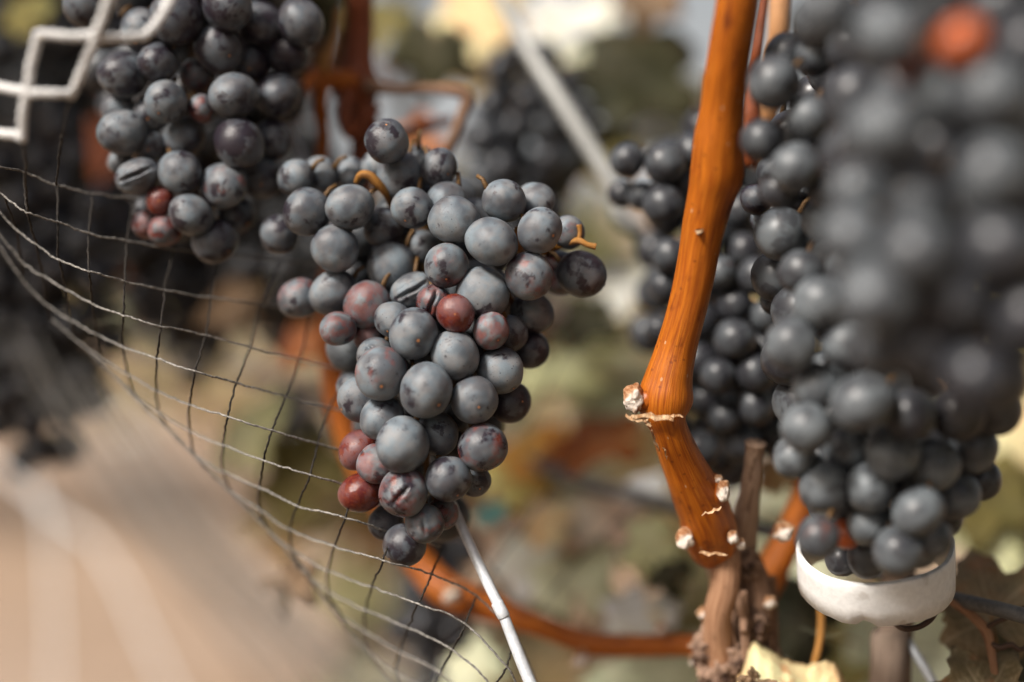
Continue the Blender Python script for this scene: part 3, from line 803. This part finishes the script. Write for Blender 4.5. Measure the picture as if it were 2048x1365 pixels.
cane_thing('pale orange cane at the top edge behind the right bunch', [(1640,-1800,.42,20), (1600,-900,.41,22), (1575,-260,.40,24), (1565,-60,.40,24), (1558,60,.40,22), (1550,130,.405,22), (1535,230,.41,22), (1520,330,.42,22)], M['cane_pale'])
cane_thing('thin brown twig squeezed between the orange cane and the right bunch', [(1600,-900,.40,6), (1560,-450,.39,8), (1545,-150,.385,9), (1530,-20,.385,9), (1520,50,.385,11), (1512,110,.385,12), (1506,160,.39,16), (1502,240,.39,20), (1500,330,.395,18)], M['cane_red'], 10, 'twig', 'twig')
cane_thing('blurred orange-brown cane behind the net at far left', [(300,-1500,.70,26), (250,-100,.66,32), (228,120,.65,34), (222,260,.65,36), (232,400,.65,34), (260,560,.66,30)], M['cane_red'])

# ------------------------------------------------------------------ rod, arm, wires, ring, stake
rod = tube('steel_rod', [(548,190,.446,11.5), (578,258,.440,12), (700,540,.415,11.8), (800,770,.398,11), (905,1012,.378,10), (960,1134,.371,10.6), (1003,1222,.366,11.2), (1009,1236,.3655,11.2), (1060,1365,.360,12.5), (1180,1650,.345,14)], M['rod'], None, 6, 14)
tag(rod, 'thin grey steel rod slanting down from behind the central bunch to the bottom edge', 'rod')
parent_to(tube('sleeve', [(994,1206,.3665,12.6), (1003,1224,.3655,12.9), (1008,1234,.3655,12.7)], M['rod'], None, 4, 14), rod)
arm = tube('bent_metal_bar', [(200,-1700,.60,12), (640,-770,.545,13), (940,-140,0.503,13.4), (1040,70,0.491,15.1), (1120,200,0.479,16.8), (1190,310,0.473,17.6), (1226,372,0.470,18.5), (1232,410,0.470,18.5), (1245,440,0.470,18.5), (1280,470,0.473,15.1), (1296,520,0.491,15.1), (1308,570,0.491,14.3), (1330,680,0.503,13.4)], M['pale_metal'], None, 6, 14)
tag(arm, 'pale bent metal trellis arm, blurred, left of the shaded bunch', 'metal bar')
post = tube('trellis_post', [(800,-900,.95,28), (812,-60,.95,27), (816,160,.95,26), (818,500,.95,26), (822,2700,.95,28)], M['pale_metal'], None, 4, 14)
tag(post, 'pale upright trellis post, blurred, at the top behind the bracket-shaped tendril', 'post')
wire = tube('trellis_wire', [(-1200,300,1.2,7), (700,800,.62,13), (1000,905,.55,14), (1160,962,.51,15), (1350,1014,.475,15), (1560,1070,.435,15), (1720,1130,.41,15), (1880,1190,.39,15), (1960,1210,.376,15), (2048,1232,.366,16), (2400,1330,.335,17), (4200,1900,.25,22)], M['wire'], None, 6, 12)
tag(wire, 'grey trellis wire running from the dark middle ground to the right edge below the ring', 'wire')
wire2 = tube('trellis_wire', [(1700,1128,.45,12), (1880,1172,.42,12), (1930,1190,.415,12), (2000,1208,.41,13), (2100,1240,.40,13), (2400,1320,.39,13), (4200,1790,.36,14)], M['wire'], None, 6, 12)
tag(wire2, 'darker second wire just above the trellis wire at the right edge', 'wire')
hook = tube('wire_hook', [(1782,1222,.372,5), (1790,1246,.370,5.5), (1810,1258,.368,6), (1838,1254,.367,6), (1862,1238,.368,6), (1876,1212,.372,6), (1880,1192,.378,5)], M['hook'], None, 8, 10)
tag(hook, 'small curled brown wire hook under the white ring', 'hook')
brace = tube('wire_brace', [(1790,1240,.40,9), (1822,1292,.396,9), (1868,1368,.390,9.5), (1960,1520,.38,10)], M['rod'], None, 5, 12)
tag(brace, 'bluish steel wire slanting beside the wooden stake at the bottom', 'wire')

def make_ring():
    g_c = at(1752, 1131, .372)
    n, R, th, H = 72, 0.0193, 0.0017, 0.0108
    v, f = [], []
    prof = [(-.5, -.5), (-.5, -.1), (-.5, .3), (-.44, .5), (-.15, .56), (.0, .50), (.18, .55), (.44, .5), (.5, .3), (.5, -.1), (.5, -.5), (0, -.54)]
    m = len(prof)
    tilt = CAM_R @ Euler((math.radians(-69), math.radians(0), math.radians(7))).to_matrix()
    for i in range(n):
        a = 2 * PI * i / n
        wob = 1 + 0.02 * math.sin(2 * a + .6) + .012 * math.sin(5 * a)
        hj = 1 + 0.10 * math.sin(a * 1.0 + 2.4) + .03 * mnoise.noise(Vector((math.cos(a) * 3, math.sin(a) * 3, 0)))
        ce = -1.0
        for k, (pr, pz) in enumerate(prof):
            rr = R * wob + pr * th * (1.0 + .15 * mnoise.noise(Vector((math.cos(a) * 4, math.sin(a) * 4, 9))))
            z = pz * H * hj
            if pz < -.3:        # chewed lower edge, and one torn notch
                z += 0.0004 * mnoise.noise(Vector((math.cos(a) * 14, math.sin(a) * 14, 2)))
                dn = (a - math.radians(247) + PI) % (2 * PI) - PI
                z += 0.0016 * math.exp(-(dn / 0.05) ** 2)
                rr -= 0.0012 * math.exp(-(dn / 0.10) ** 2)
            v.append(tilt @ Vector((rr * math.cos(a), rr * math.sin(a), z)))
    for i in range(n):
        for k in range(m):
            f.append((i * m + k, ((i + 1) % n) * m + k, ((i + 1) % n) * m + (k + 1) % m, i * m + (k + 1) % m))
    o = mesh_obj('plastic_ring', v, f, M['white_ring'], None, True, g_c)
    tag(o, 'weathered white plastic ring round the tip of the right bunch', 'ring')
make_ring()
stake = tube('wooden_stake', [(1800,1000,.405,32), (1797,1150,.402,33), (1792,1250,.400,34), (1786,1365,.398,35), (1770,1800,.395,36), (1750,7000,.40,37)], M['stake'], None, 8, 20, ridged(.05, 8, 5, 60))
tag(stake, 'grey-brown wooden stake standing under the white ring', 'stake')
st2 = tube('leaf_stalk', [(1640,1200,.40,7), (1642,1250,.398,7.5), (1638,1290,.396,7.5), (1628,1335,.395,8), (1620,1400,.395,8)], M['stalk'], None, 6, 10)
tag(st2, 'thin tan leaf stalk hanging left of the white ring', 'leaf stalk')

tn = tube('tendril', [(1890,1196,.382,6), (1915,1212,.381,8), (1945,1232,.380,10), (1972,1262,.379,11), (1982,1300,.378,9), (1990,1350,.377,8), (2004,1420,.377,8)], M['arm'], None, 7, 10)
tag(tn, 'orange-brown tendril bending down below the wires at the right edge', 'tendril')
parent_to(tube('side_tendril', [(1968,1258,.379,5), (1990,1246,.377,5), (2012,1236,.376,5), (2030,1222,.376,4), (2052,1214,.376,4)], M['hook'], None, 7, 8), tn)
parent_to(tube('side_tendril', [(1980,1285,.378,5), (2000,1296,.376,6), (2022,1290,.375,6), (2040,1300,.375,5), (2060,1290,.375,5)], M['hook'], None, 7, 8), tn)

def draped_leaf():
    top = catmull([(1478,1352), (1490,1322), (1506,1284), (1536,1298), (1572,1318), (1612,1328), (1652,1322), (1676,1334), (1690,1362)], 6)
    n, m = len(top), 12
    v, f = [], []
    for i, p in enumerate(top):
        u = i / (n - 1)
        for k in range(m):
            t = k / (m - 1)
            nz = mnoise.noise(Vector((u * 5, t * 3, 2.2))); n2 = mnoise.noise(Vector((u * 14, t * 6, 7)))
            jag = 5 * mnoise.noise(Vector((u * 26, 0, 3))) * (1 - t)
            v.append(at(p[0] + 14 * t * (u - .4) + 8 * nz * t, p[1] + jag + 118 * t + 6 * n2 * t, .388 - .014 * math.sin(min(t, .9) * 1.9) * (0.6 + .4 * math.sin(u * 3.1)) - .003 * nz - .0012 * n2))
    for i in range(n - 1):
        for k in range(m - 1):
            f.append((i * m + k, i * m + k + 1, (i + 1) * m + k + 1, (i + 1) * m + k))
    base = at(1580, 1440, .385)
    o = mesh_obj('vine_leaf', [q - base for q in v], f, M['leaf_tan'], None, True, base)
    sm = o.modifiers.new('thickness', 'SOLIDIFY'); sm.thickness = 0.0004
    tag(o, 'curled dry tan leaf at the bottom below the trunk', 'leaf')
draped_leaf()

# ------------------------------------------------------------------ leaves
LOBES = ((0, 1.0), (math.radians(57), .93), (-math.radians(57), .93), (math.radians(116), .74), (-math.radians(116), .74))
def leaf_r(th, seed=0, teeth=1.0):
    r = 0.60
    for a, L in LOBES:
        dth = (th - a + PI) % (2 * PI) - PI
        r = max(r, L * (1 - 0.42 * min(1, (abs(dth) / 0.56)) ** 1.15))
    dp = PI - abs(th)
    r *= min(1, 0.16 + dp / 0.45)
    saw = abs(((th * 11.5 / PI + seed) % 1) - 0.5) * 2
    return r * (1 + 0.10 * teeth * (saw - 0.5)) * (1 + .05 * math.sin(3 * th + seed))
def leaf_geo(size, seed, curl=0.3, fold=0.2, ruffle=0.12, rings=4, ang=44, roll=0.0):
    """blade in its own xy plane, tip towards +y; returns verts, faces, vein weights"""
    verts, faces, vein = [Vector((0, 0, 0))], [], [1.0]
    off = Vector((seed * 1.3, seed * .7, seed * 2.1))
    for j in range(1, rings + 1):
        t = j / rings
        for i in range(ang):
            th = -PI + 2 * PI * (i + .5) / ang
            r = leaf_r(th, seed) if j == rings else leaf_r(th, seed, 0.0)
            x, y = math.sin(th) * r * t, math.cos(th) * r * t
            z = -curl * (x * x + y * y) + fold * abs(x) + ruffle * mnoise.noise(Vector((x * 2.2, y * 2.2, 0)) + off) * (0.3 + t) + ruffle * .5 * mnoise.noise(Vector((x * 5, y * 5, 0)) + off) * t
            vw = 0
            rr = math.hypot(x, y)
            for a, L in LOBES:
                dth = (th - a + PI) % (2 * PI) - PI
                dist = abs(math.sin(dth)) * rr if abs(dth) < PI / 2 else 9
                vw = max(vw, math.exp(-(dist / (0.022 * (1.3 - t))) ** 2))
                along = rr * math.cos(dth)
                ph = (along * 7.5 - dist * 6.5) % 1
                if dist < 0.30: vw = max(vw, 0.55 * math.exp(-((ph - .5) / 0.10) ** 2))
            z -= 0.02 * vw * (1 - t * .5)
            p = Vector((x, y, z))
            if roll:
                an = roll * x
                p = Vector((math.sin(an) / roll, y, z + (1 - math.cos(an)) / roll))
            verts.append(p * size); vein.append(vw)
    for i in range(ang):
        i2 = (i + 1) % ang
        if i2 != 0: faces.append((0, 1 + i, 1 + i2))
        for j in range(rings - 1):
            a = 1 + j * ang
            if i2 != 0: faces.append((a + i, a + ang + i, a + ang + i2, a + i2))
    return verts, faces, vein

def leaf(label, px, py, d, size_px, col, tilt=(0, 0), spin=0, seed=1, res=(5, 48), curl=.3, fold=.2, ruffle=.14, roll=0, group=None, thick=0.0003, stalk=True):
    S = size_px / FPX * d
    v, f, ve = leaf_geo(S, seed, curl, fold, ruffle, res[0], res[1], roll)
    o = mesh_obj('vine_leaf', v, f, M['leaf_' + col])
    a = o.data.attributes.new('vein', 'FLOAT', 'POINT'); a.data.foreach_set('value', ve)
    m = CAM_R @ Euler((math.radians(tilt[0]), math.radians(tilt[1]), 0)).to_matrix() @ Matrix.Rotation(math.radians(spin), 3, 'Z')
    o.rotation_euler = m.to_euler()
    o.location = at(px, py, d)
    sm = o.modifiers.new('thickness', 'SOLIDIFY'); sm.thickness = thick; sm.offset = -1
    tag(o, label, 'leaf', group)
    if stalk:
        p0 = Vector((0, 0, 0)); pts = [p0, Vector((0, -.35 * S, -.08 * S)), Vector((.04 * S, -.8 * S, -.3 * S))]
        vv, ff, uv = tube_geo(pts, [S * .018, S * .015, S * .018], 6)
        k = mesh_obj('leaf_stalk', vv, ff, M['stalk'])
        add_flow_attr(k.data, uv)
        k.parent = o
    return o

HI = (16, 132)
leaf('brown-green leaf with clear veins at the right edge above the wires', 1982, 1232, .392, 165, 'greenbrown', (-34, -14), 10, 3, HI, .25, .28, .16)
leaf('dark serrated leaf curling up in the bottom right corner', 1972, 1400, .372, 130, 'greenbrown', (-26, -16), 30, 5, HI, .3, .3, .26)
leaf('dry brown leaf scrap leaning on the curled tan leaf', 1512, 1385, .372, 52, 'brown', (-25, 20), -10, 9, HI, .3, .4, .4)
leaf('pale tan leaf at the right edge beside the near bunch', 2045, 870, .52, 150, 'tan', (-30, -20), 40, 12)
leaf('olive leaf in shade below the pale tan leaf at right', 1975, 960, .50, 150, 'olive', (-25, 15), 160, 13)
leaf('pale green leaf behind the brown-green leaf at right', 2000, 1085, .50, 120, 'palegreen', (-30, 10), 70, 14)
leaf('dark leaf behind the wires at the right edge', 2040, 1300, .44, 130, 'dark', (-20, -20), 100, 15)
leaf('dried brown and orange leaf caught in the net at lower left', 594, 1160, .445, 84, 'brown', (-36, -24), 172, 16, (8, 72), .3, .4, .3)
BL = [
 ('pale cream leaf left of the lower cane joint', 1290, 985, .60, 60, 'cream', (-30, 0), 40),
 ('small cream leaf above the oval leaf on the low cane', 1330, 1215, .54, 48, 'cream', (-25, 0), 150),
 ('tan leaf between steel rod and low cane', 1105, 1050, .62, 70, 'tan', (-30, 0), 100),
 ('bright cream leaf at the top edge right of the pale metal bar', 1200, 40, .95, 90, 'cream', (-20, 10), 60),
 ('cream leaf just left of the orange cane below the sky gap', 1370, 190, .98, 70, 'cream', (-20, 10), -60),
 ('pale leaf beside the top of the central bunch', 985, 150, .95, 90, 'tan', (-20, 10), 30),  # blurred leaves further back
 ('dark pointed leaf against the pale sky left of the orange cane', 1225, 130, .85, 190, 'dark', (-30, 20), -120),
 ('cream sunlit leaf above the shaded bunch', 1295, 235, .95, 150, 'cream', (-20, 10), -80),
 ('pale leaf against the sky at the top, above the dark pointed leaf', 1130, 60, 1.05, 130, 'cream', (-20, 20), 20),
 ('dark brown leaf at the top edge left of the cane', 1300, -10, .9, 90, 'brown', (-10, 10), 170),
 ('greyish green leaf beside the bend of the metal arm', 1150, 140, .9, 70, 'sage', (-20, 0), 60),
 ('olive leaf right of the pale metal arm', 1195, 290, .8, 120, 'olive', (-30, -10), 150),
 ('dark upright leaf at the top right of the pale post', 870, 90, .8, 110, 'dark', (-10, 40), 170),
 ('olive tan leaf at the top between post and metal arm', 975, 30, .9, 130, 'tan', (-10, 10), 100),
 ('brown leaf left of the pale post', 770, 60, .85, 90, 'olive', (-10, 30), 10),
 ('rust leaf behind the bracket-shaped tendril', 830, 290, .72, 110, 'rust', (-20, 0), 120),
 ('dark leaf between blue-black bunch and central bunch', 1000, 380, .8, 150, 'dark', (-20, 0), 60),
 ('dark olive leaf right of the central bunch', 1185, 640, .68, 85, 'dark', (-30, 10), 100),
 ('yellowish cream leaf between central bunch and cane', 1265, 570, .80, 130, 'cream', (-30, 0), 20),
 ('pale green leaf below the dark olive leaf in the middle', 1150, 730, .85, 140, 'palegreen', (-40, 0), 80),
 ('grey-green leaf left of the pale bud of the cane', 1200, 800, .9, 130, 'sage', (-40, 0), -60),
 ('rust-red leaf left of the lower cane', 1215, 880, .70, 130, 'rust', (-50, 0), 100),
 ('tan orange leaf right of the central bunch tip', 1075, 905, .75, 105, 'orange', (-40, 0), 40),
 ('yellow leaf right of the central bunch low down', 1020, 960, .80, 100, 'yellow', (-30, 0), -40),
 ('pinkish dry leaf above the low cane', 1215, 1035, .66, 115, 'pink', (-40, 10), 80),
 ('small teal scrap behind the steel rod', 985, 1035, .60, 42, 'teal', (-20, 0), 30),
 ('cream dry leaf right of the steel rod', 1060, 1110, .70, 95, 'cream', (-20, 20), 170),
 ('grey-green folded leaf above the low cane', 1150, 1170, .62, 110, 'sage', (-20, 10), 10),
 ('oval cream leaf resting above the low cane', 1262, 1240, .56, 75, 'cream', (-15, 0), 5),
 ('dark green leaf left of the trunk', 1345, 1150, .52, 62, 'dark', (-15, 10), 60),
 ('olive leaf with orange rim below the cane buds', 1310, 1085, .55, 80, 'palegreen', (-20, -10), 120),
 ('wide grey-green leaf at the bottom edge under the low cane', 1310, 1375, .56, 160, 'sage', (-30, 0), 30),
 ('grey-green leaf at the bottom beside the steel rod', 955, 1345, .62, 90, 'sage', (-30, 0), 70),
 ('grey-green leaf behind the wooden stake', 1810, 1330, .62, 190, 'sage', (-30, 0), -70),
 ('tan leaf between cut spur and right bunch', 1570, 950, .50, 75, 'tan', (-20, 0), 10),
 ('dark olive leaf low between trunk and ring', 1600, 1250, .50, 130, 'dark', (-20, 0), 80),
 ('rust leaf seen through the net left of the central bunch', 610, 690, .75, 62, 'rust', (-20, 0), 100),
 ('brown leaf seen through the net below the upper left bunch', 470, 610, .78, 90, 'brown', (-20, 0), 60),
 ('yellow-green leaf seen through the net', 520, 560, .85, 90, 'yellow', (-20, 0), 10),
 ('pale green upright leaf seen through the net', 495, 880, .95, 130, 'palegreen', (-10, -30), 0),
 ('olive leaf behind the small dark bunch in the net', 610, 960, .95, 130, 'olive', (-10, 10), 50),
 ('yellow leaf at the far left top corner', 60, 30, .75, 70, 'yellow', (-10, 10), 50),
 ('tan leaf far below the central bunch', 560, 1060, 1.05, 120, 'tan', (-40, 0), -30),
]
for i, (lab, x, y, d, s, c, tl, sp) in enumerate(BL):
    leaf(lab, x, y, .46 + (d - .50) * .30, s * 1.12, c, (tl[0] - 14, tl[1] - 20), sp, 30 + i, (5, 44))

# soft mass of the canopy further back and of the next row: too blurred to count
def foliage(name, label, n, fn, cols, seed, size=(0.04, 0.075)):
    r_ = random.Random(seed)
    V, F, MI = [], [], []
    for i in range(n):
        p = fn(r_)
        v, f, _ = leaf_geo(r_.uniform(*size), r_.uniform(0, 50), .4, .2, .15, 2, 18)
        m = Euler((r_.uniform(0, 1.9), r_.uniform(-.6, .6), r_.uniform(0, 6.28))).to_matrix()
        k = len(V)
        V += [m @ q + p for q in v]; F += [tuple(a + k for a in t) for t in f]
        MI += [r_.choices(range(len(cols)), [c[1] for c in cols])[0]] * len(f)
    o = mesh_obj(name, V, F, M['leaf_' + cols[0][0]])
    for c in cols[1:]: o.data.materials.append(M['leaf_' + c[0]])
    o.data.polygons.foreach_set('material_index', MI)
    tag(o, label, None, None, 'stuff')
def shade_fn(r_):       # vine's own foliage in depth, left and middle
    px = r_.uniform(-350, 650); py = r_.uniform(-350, 640)
    return at(px, py, r_.uniform(.72, .95))
foliage('vine_foliage', 'dark shaded vine foliage behind the upper left bunch', 110, shade_fn, [('dark', 6), ('olive', 1), ('rust', .5)], 3)  # the shade of this mass is put into dark leaf colours
def mid_fn(r_):
    while True:
        px = r_.uniform(640, 1750); py = r_.uniform(440, 1500)
        if py > 560 or px < 1250: return at(px, py, r_.uniform(1.0, 1.4))
foliage('vine_foliage', 'mottled green and tan vine foliage blurred in the middle distance', 190, mid_fn, [('olive', 2), ('sage', 3), ('tan', 3), ('cream', 4), ('dark', 1), ('palegreen', 3), ('rust', 1), ('pink', 2)], 4)
def right_fn(r_):
    return at(r_.uniform(1720, 2600), r_.uniform(-300, 1500), r_.uniform(.65, 1.0))
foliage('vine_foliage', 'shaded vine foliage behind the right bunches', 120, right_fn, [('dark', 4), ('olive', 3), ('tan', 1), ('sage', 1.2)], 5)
def row_fn(r_):
    return Vector((r_.uniform(-3.5, 4.0), r_.uniform(3.2, 3.9), r_.betavariate(1.6, 1.6) * 0.55 + .22))
foliage('vine_row', 'next row of vines far behind, green and tan blur', 700, row_fn, [('olive', 3), ('sage', 2), ('tan', 3), ('cream', 2), ('yellow', 1), ('dark', 1)], 6, (.06, .11))

def shade_leaf_fn(r_):  # unseen leaf cluster added to block sun at upper left
    return Vector((r_.uniform(-.50, -.30), r_.uniform(.25, .42), r_.uniform(1.06, 1.18)))
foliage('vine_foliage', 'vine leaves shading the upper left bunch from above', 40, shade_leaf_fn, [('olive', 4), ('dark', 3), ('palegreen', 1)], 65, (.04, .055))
def top_block_fn(r_):     # unseen leaves added overhead to block sky light
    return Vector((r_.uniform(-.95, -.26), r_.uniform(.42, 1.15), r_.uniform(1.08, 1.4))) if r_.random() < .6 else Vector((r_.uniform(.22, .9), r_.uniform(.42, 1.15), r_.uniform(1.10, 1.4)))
foliage('vine_foliage', 'leafy vine canopy above the bunches', 330, top_block_fn, [('olive', 4), ('dark', 3), ('tan', 1), ('palegreen', 1)], 61, (.05, .085))
def side_block_fn(r_):       # unseen leaves added at right to block light from that side
    return Vector((r_.uniform(.32, .85), r_.uniform(-.15, .45), r_.uniform(.55, 1.35))) if r_.random() < .75 else Vector((r_.uniform(.12, .6), r_.uniform(.1, .42), r_.uniform(1.06, 1.4)))
foliage('vine_foliage', 'leafy vine growth to the right of the near bunch', 230, side_block_fn, [('olive', 4), ('dark', 3), ('tan', 1), ('palegreen', 1)], 63, (.05, .085))
def back_block_fn(r_):  # unseen row added behind the camera to block low sky
    return Vector((r_.uniform(-5, 5), r_.uniform(-2.9, -2.3), r_.uniform(.5, 1.75)))
foliage('vine_row', 'neighbouring row of vines across the aisle', 900, back_block_fn, [('olive', 4), ('dark', 2), ('sage', 1), ('tan', 1)], 64, (.10, .15))
def bounce_block_fn(r_):  # unseen leaves added to darken the ground and cut bounce light
    return Vector((r_.uniform(-1.8, 1.8), r_.uniform(-.9, 1.3), r_.uniform(.02, .10)))
foliage('leaf_litter', 'fallen brown leaves and weeds on the ground under the vines', 800, bounce_block_fn, [('brown', 4), ('dark', 3), ('olive', 2), ('rust', 1)], 62, (.07, .12))

# ------------------------------------------------------------------ the bird net
NET = {
 'a': {1:(8,393), 2:(32,459), 3:(42,522), 4:(50,566)},
 'b': {0:(48,345), 1:(54,425), 2:(73,490), 3:(85,552), 4:(93,609), 5:(104,640)},
 'c': {0:(113,370), 1:(115,443), 2:(117,520), 3:(133,580), 4:(141,641), 5:(152,681), 6:(166,690)},
 'd': {0:(185,387), 1:(179,468), 2:(177,542), 3:(185,608), 4:(193,669), 5:(200,716), 6:(212,737), 7:(232,758)},
 'e': {0:(270,398), 1:(254,482), 2:(250,562), 3:(246,631), 4:(246,693), 5:(256,750), 6:(267,788), 7:(287,814), 8:(312,838)},
 'f': {0:(365,408), 1:(346,498), 2:(330,582), 3:(322,653), 4:(313,719), 5:(313,782), 6:(318,824), 7:(338,860), 8:(364,888)},
 'g': {0:(468,418), 1:(443,508), 2:(423,596), 3:(411,671), 4:(390,744), 5:(379,810), 6:(379,862), 7:(390,911), 8:(420,945), 9:(446,968)},
 'h': {1:(560,520), 2:(520,609), 3:(500,697), 4:(472,767), 5:(456,834), 6:(446,891), 7:(446,944), 8:(465,985), 9:(492,1016), 10:(522,1044)},
 'i': {1:(675,540), 2:(625,628), 3:(600,721), 4:(569,793), 5:(544,862), 6:(528,921), 7:(518,975), 8:(518,1019), 9:(540,1065), 10:(575,1105), 11:(606,1134)},
 'j': {2:(735,660), 3:(700,745), 4:(660,816), 5:(636,888), 6:(620,950), 7:(595,1011), 8:(579,1060), 9:(585,1101), 10:(606,1142), 11:(640,1184), 12:(672,1212)},
 'k': {3:(800,775), 4:(765,845), 5:(735,912), 6:(712,978), 7:(690,1036), 8:(669,1093), 9:(656,1142), 10:(656,1183), 11:(672,1226), 12:(697,1266)},
 'l': {6:(806,1012), 7:(786,1066), 8:(766,1121), 9:(743,1175), 10:(731,1221), 11:(728,1262), 12:(738,1306), 13:(760,1345)},
 'm': {7:(884,1095), 8:(863,1150), 9:(837,1207), 10:(815,1256), 11:(798,1303), 12:(790,1345), 13:(800,1385)},
 'n': {8:(952,1192), 9:(930,1250), 10:(905,1301), 11:(882,1348), 12:(868,1390), 13:(866,1430)},
 'o': {8:(1030,1275), 9:(1012,1334), 10:(988,1376), 11:(966,1420), 12:(948,1460), 13:(940,1500)},
}
def net_depth(x, y, row):
    t = (x - 60) * .70 - (y - 430) * .715
    if t > 0: return .363 + .00019 * t
    return .363 + .00030 * -t
net = empty('bird_net', at(300, 1500, .40))
tag(net, 'fine square bird net with pale cross threads slung below the bunches at lower left', 'net')
NETT = 2.35
def strand(pts, mat, r=NETT, name='strand', twist=True):
    s = catmull(pts, 9)
    ph = rnd.uniform(0, 9)
    path = [at(p[0] + rnd.gauss(0, .7) + 2.2 * mnoise.noise(Vector((k_ * .22, ph, 0))), p[1] + rnd.gauss(0, .7) + 2.2 * mnoise.noise(Vector((k_ * .22, ph, 5))), p[2]) for k_, p in enumerate(s)]
    rad = [r / FPX * .365 for _ in s]
    # two plies twisted together: finely sampled, flattened cross-section that turns along the strand
    dense = []
    for i in range(len(path) - 1):
        for k in range(3): dense.append(path[i].lerp(path[i + 1], k / 3))
    dense.append(path[-1])
    sh = lambda i, an, L: 0.66 + 0.42 * abs(math.cos(an - L * 1400))
    v, f, uv = tube_geo(dense, [rad[0]] * len(dense), 8, sh if twist else None)
    o = mesh_obj(name, [q - dense[0] for q in v], f, mat, None, True, dense[0])
    parent_to(o, net)
    return o
cols = list(NET)
for c in cols:
    strand([(x, y, net_depth(x, y, r)) for r, (x, y) in sorted(NET[c].items())], M['black_twine'])
for r in range(14):
    pts = [(NET[c][r][0], NET[c][r][1], net_depth(*NET[c][r], r) - .0006) for c in cols if r in NET[c]]
    if r <= 4:
        p0, p1 = pts[0], pts[1]
        lead = [( p0[0] - 60, p0[1] - 48 * (1 + .2 * r), p0[2] - .002), (p0[0] - 130, p0[1] - 120 * (1 + .15 * r), p0[2] - .006)]
        if r < 1: lead = [(0, 334, .362), (-80, 312, .36)]
        pts = lead[::-1] + pts
    if r in (8, 9, 10, 11): pts.append((pts[-1][0] + 36, pts[-1][1] + 70, pts[-1][2] + .006)); pts.append((pts[-1][0] + 40, pts[-1][1] + 110, pts[-1][2] + .01))
    if len(pts) > 1: strand(pts, M['pale_twine'], NETT * .95)
for kx, (x, y) in enumerate([NET[c][r] for c in cols for r in NET[c] if 1 <= r <= 10]):   # knots
    pass
# sunlit net strands, sun painted as thick white, close to the camera at top left
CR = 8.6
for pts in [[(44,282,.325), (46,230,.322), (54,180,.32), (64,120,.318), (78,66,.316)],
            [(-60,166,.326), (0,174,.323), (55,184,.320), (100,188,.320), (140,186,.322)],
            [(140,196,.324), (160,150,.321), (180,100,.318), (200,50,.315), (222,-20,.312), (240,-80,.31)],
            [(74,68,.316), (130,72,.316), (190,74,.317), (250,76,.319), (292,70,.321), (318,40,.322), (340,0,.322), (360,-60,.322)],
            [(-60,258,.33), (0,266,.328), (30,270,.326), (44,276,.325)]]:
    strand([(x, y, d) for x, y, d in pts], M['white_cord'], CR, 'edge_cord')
for pts in [[(44,280,.327), (52,330,.345), (52,380,.358), (56,425,.363)], [(140,196,.324), (128,250,.34), (118,310,.352), (114,370,.36)]]:
    strand(pts, M['black_twine'])
# nearer slack folds of the same net sweeping past the lens at lower left
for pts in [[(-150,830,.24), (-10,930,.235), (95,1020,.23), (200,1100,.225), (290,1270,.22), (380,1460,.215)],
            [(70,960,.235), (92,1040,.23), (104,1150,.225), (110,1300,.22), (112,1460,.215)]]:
    strand(pts, M['white_cord'], 3.0, 'edge_cord')  # white carries the sunlight on these near strands
for i in range(12):
    x0 = -60 + i * 28
    o_ = rnd.uniform(-12, 12)
    strand([(x0 + 60 + o_, 640 + i * 20, .245), (x0 + 175 + o_, 850 + i * 16, .242), (x0 + 330, 1060 + i * 13, .238), (x0 + 520 + o_, 1280 + i * 8, .235), (x0 + 620, 1440, .233)],
           M['pale_twine'] if i % 3 else M['black_twine'], NETT)
# the far side of the net behind the steel rod
for pts in [[(1170,880,.47), (1060,1040,.455), (985,1140,.44), (930,1240,.425)], [(1280,1000,.48), (1160,1120,.47), (1060,1240,.455), (1000,1330,.44)],
            [(1160,640,.50), (1110,740,.49), (1050,860,.48)], [(860,1040,.42), (930,1080,.43), (985,1140,.44), (1030,1215,.445), (1060,1250,.45)],
            [(930,1240,.425), (880,1290,.41), (850,1380,.40)], [(1060,690,.47), (1120,690,.48), (1240,700,.50)]]:
    strand(pts, M['black_twine'], NETT * 1.1)
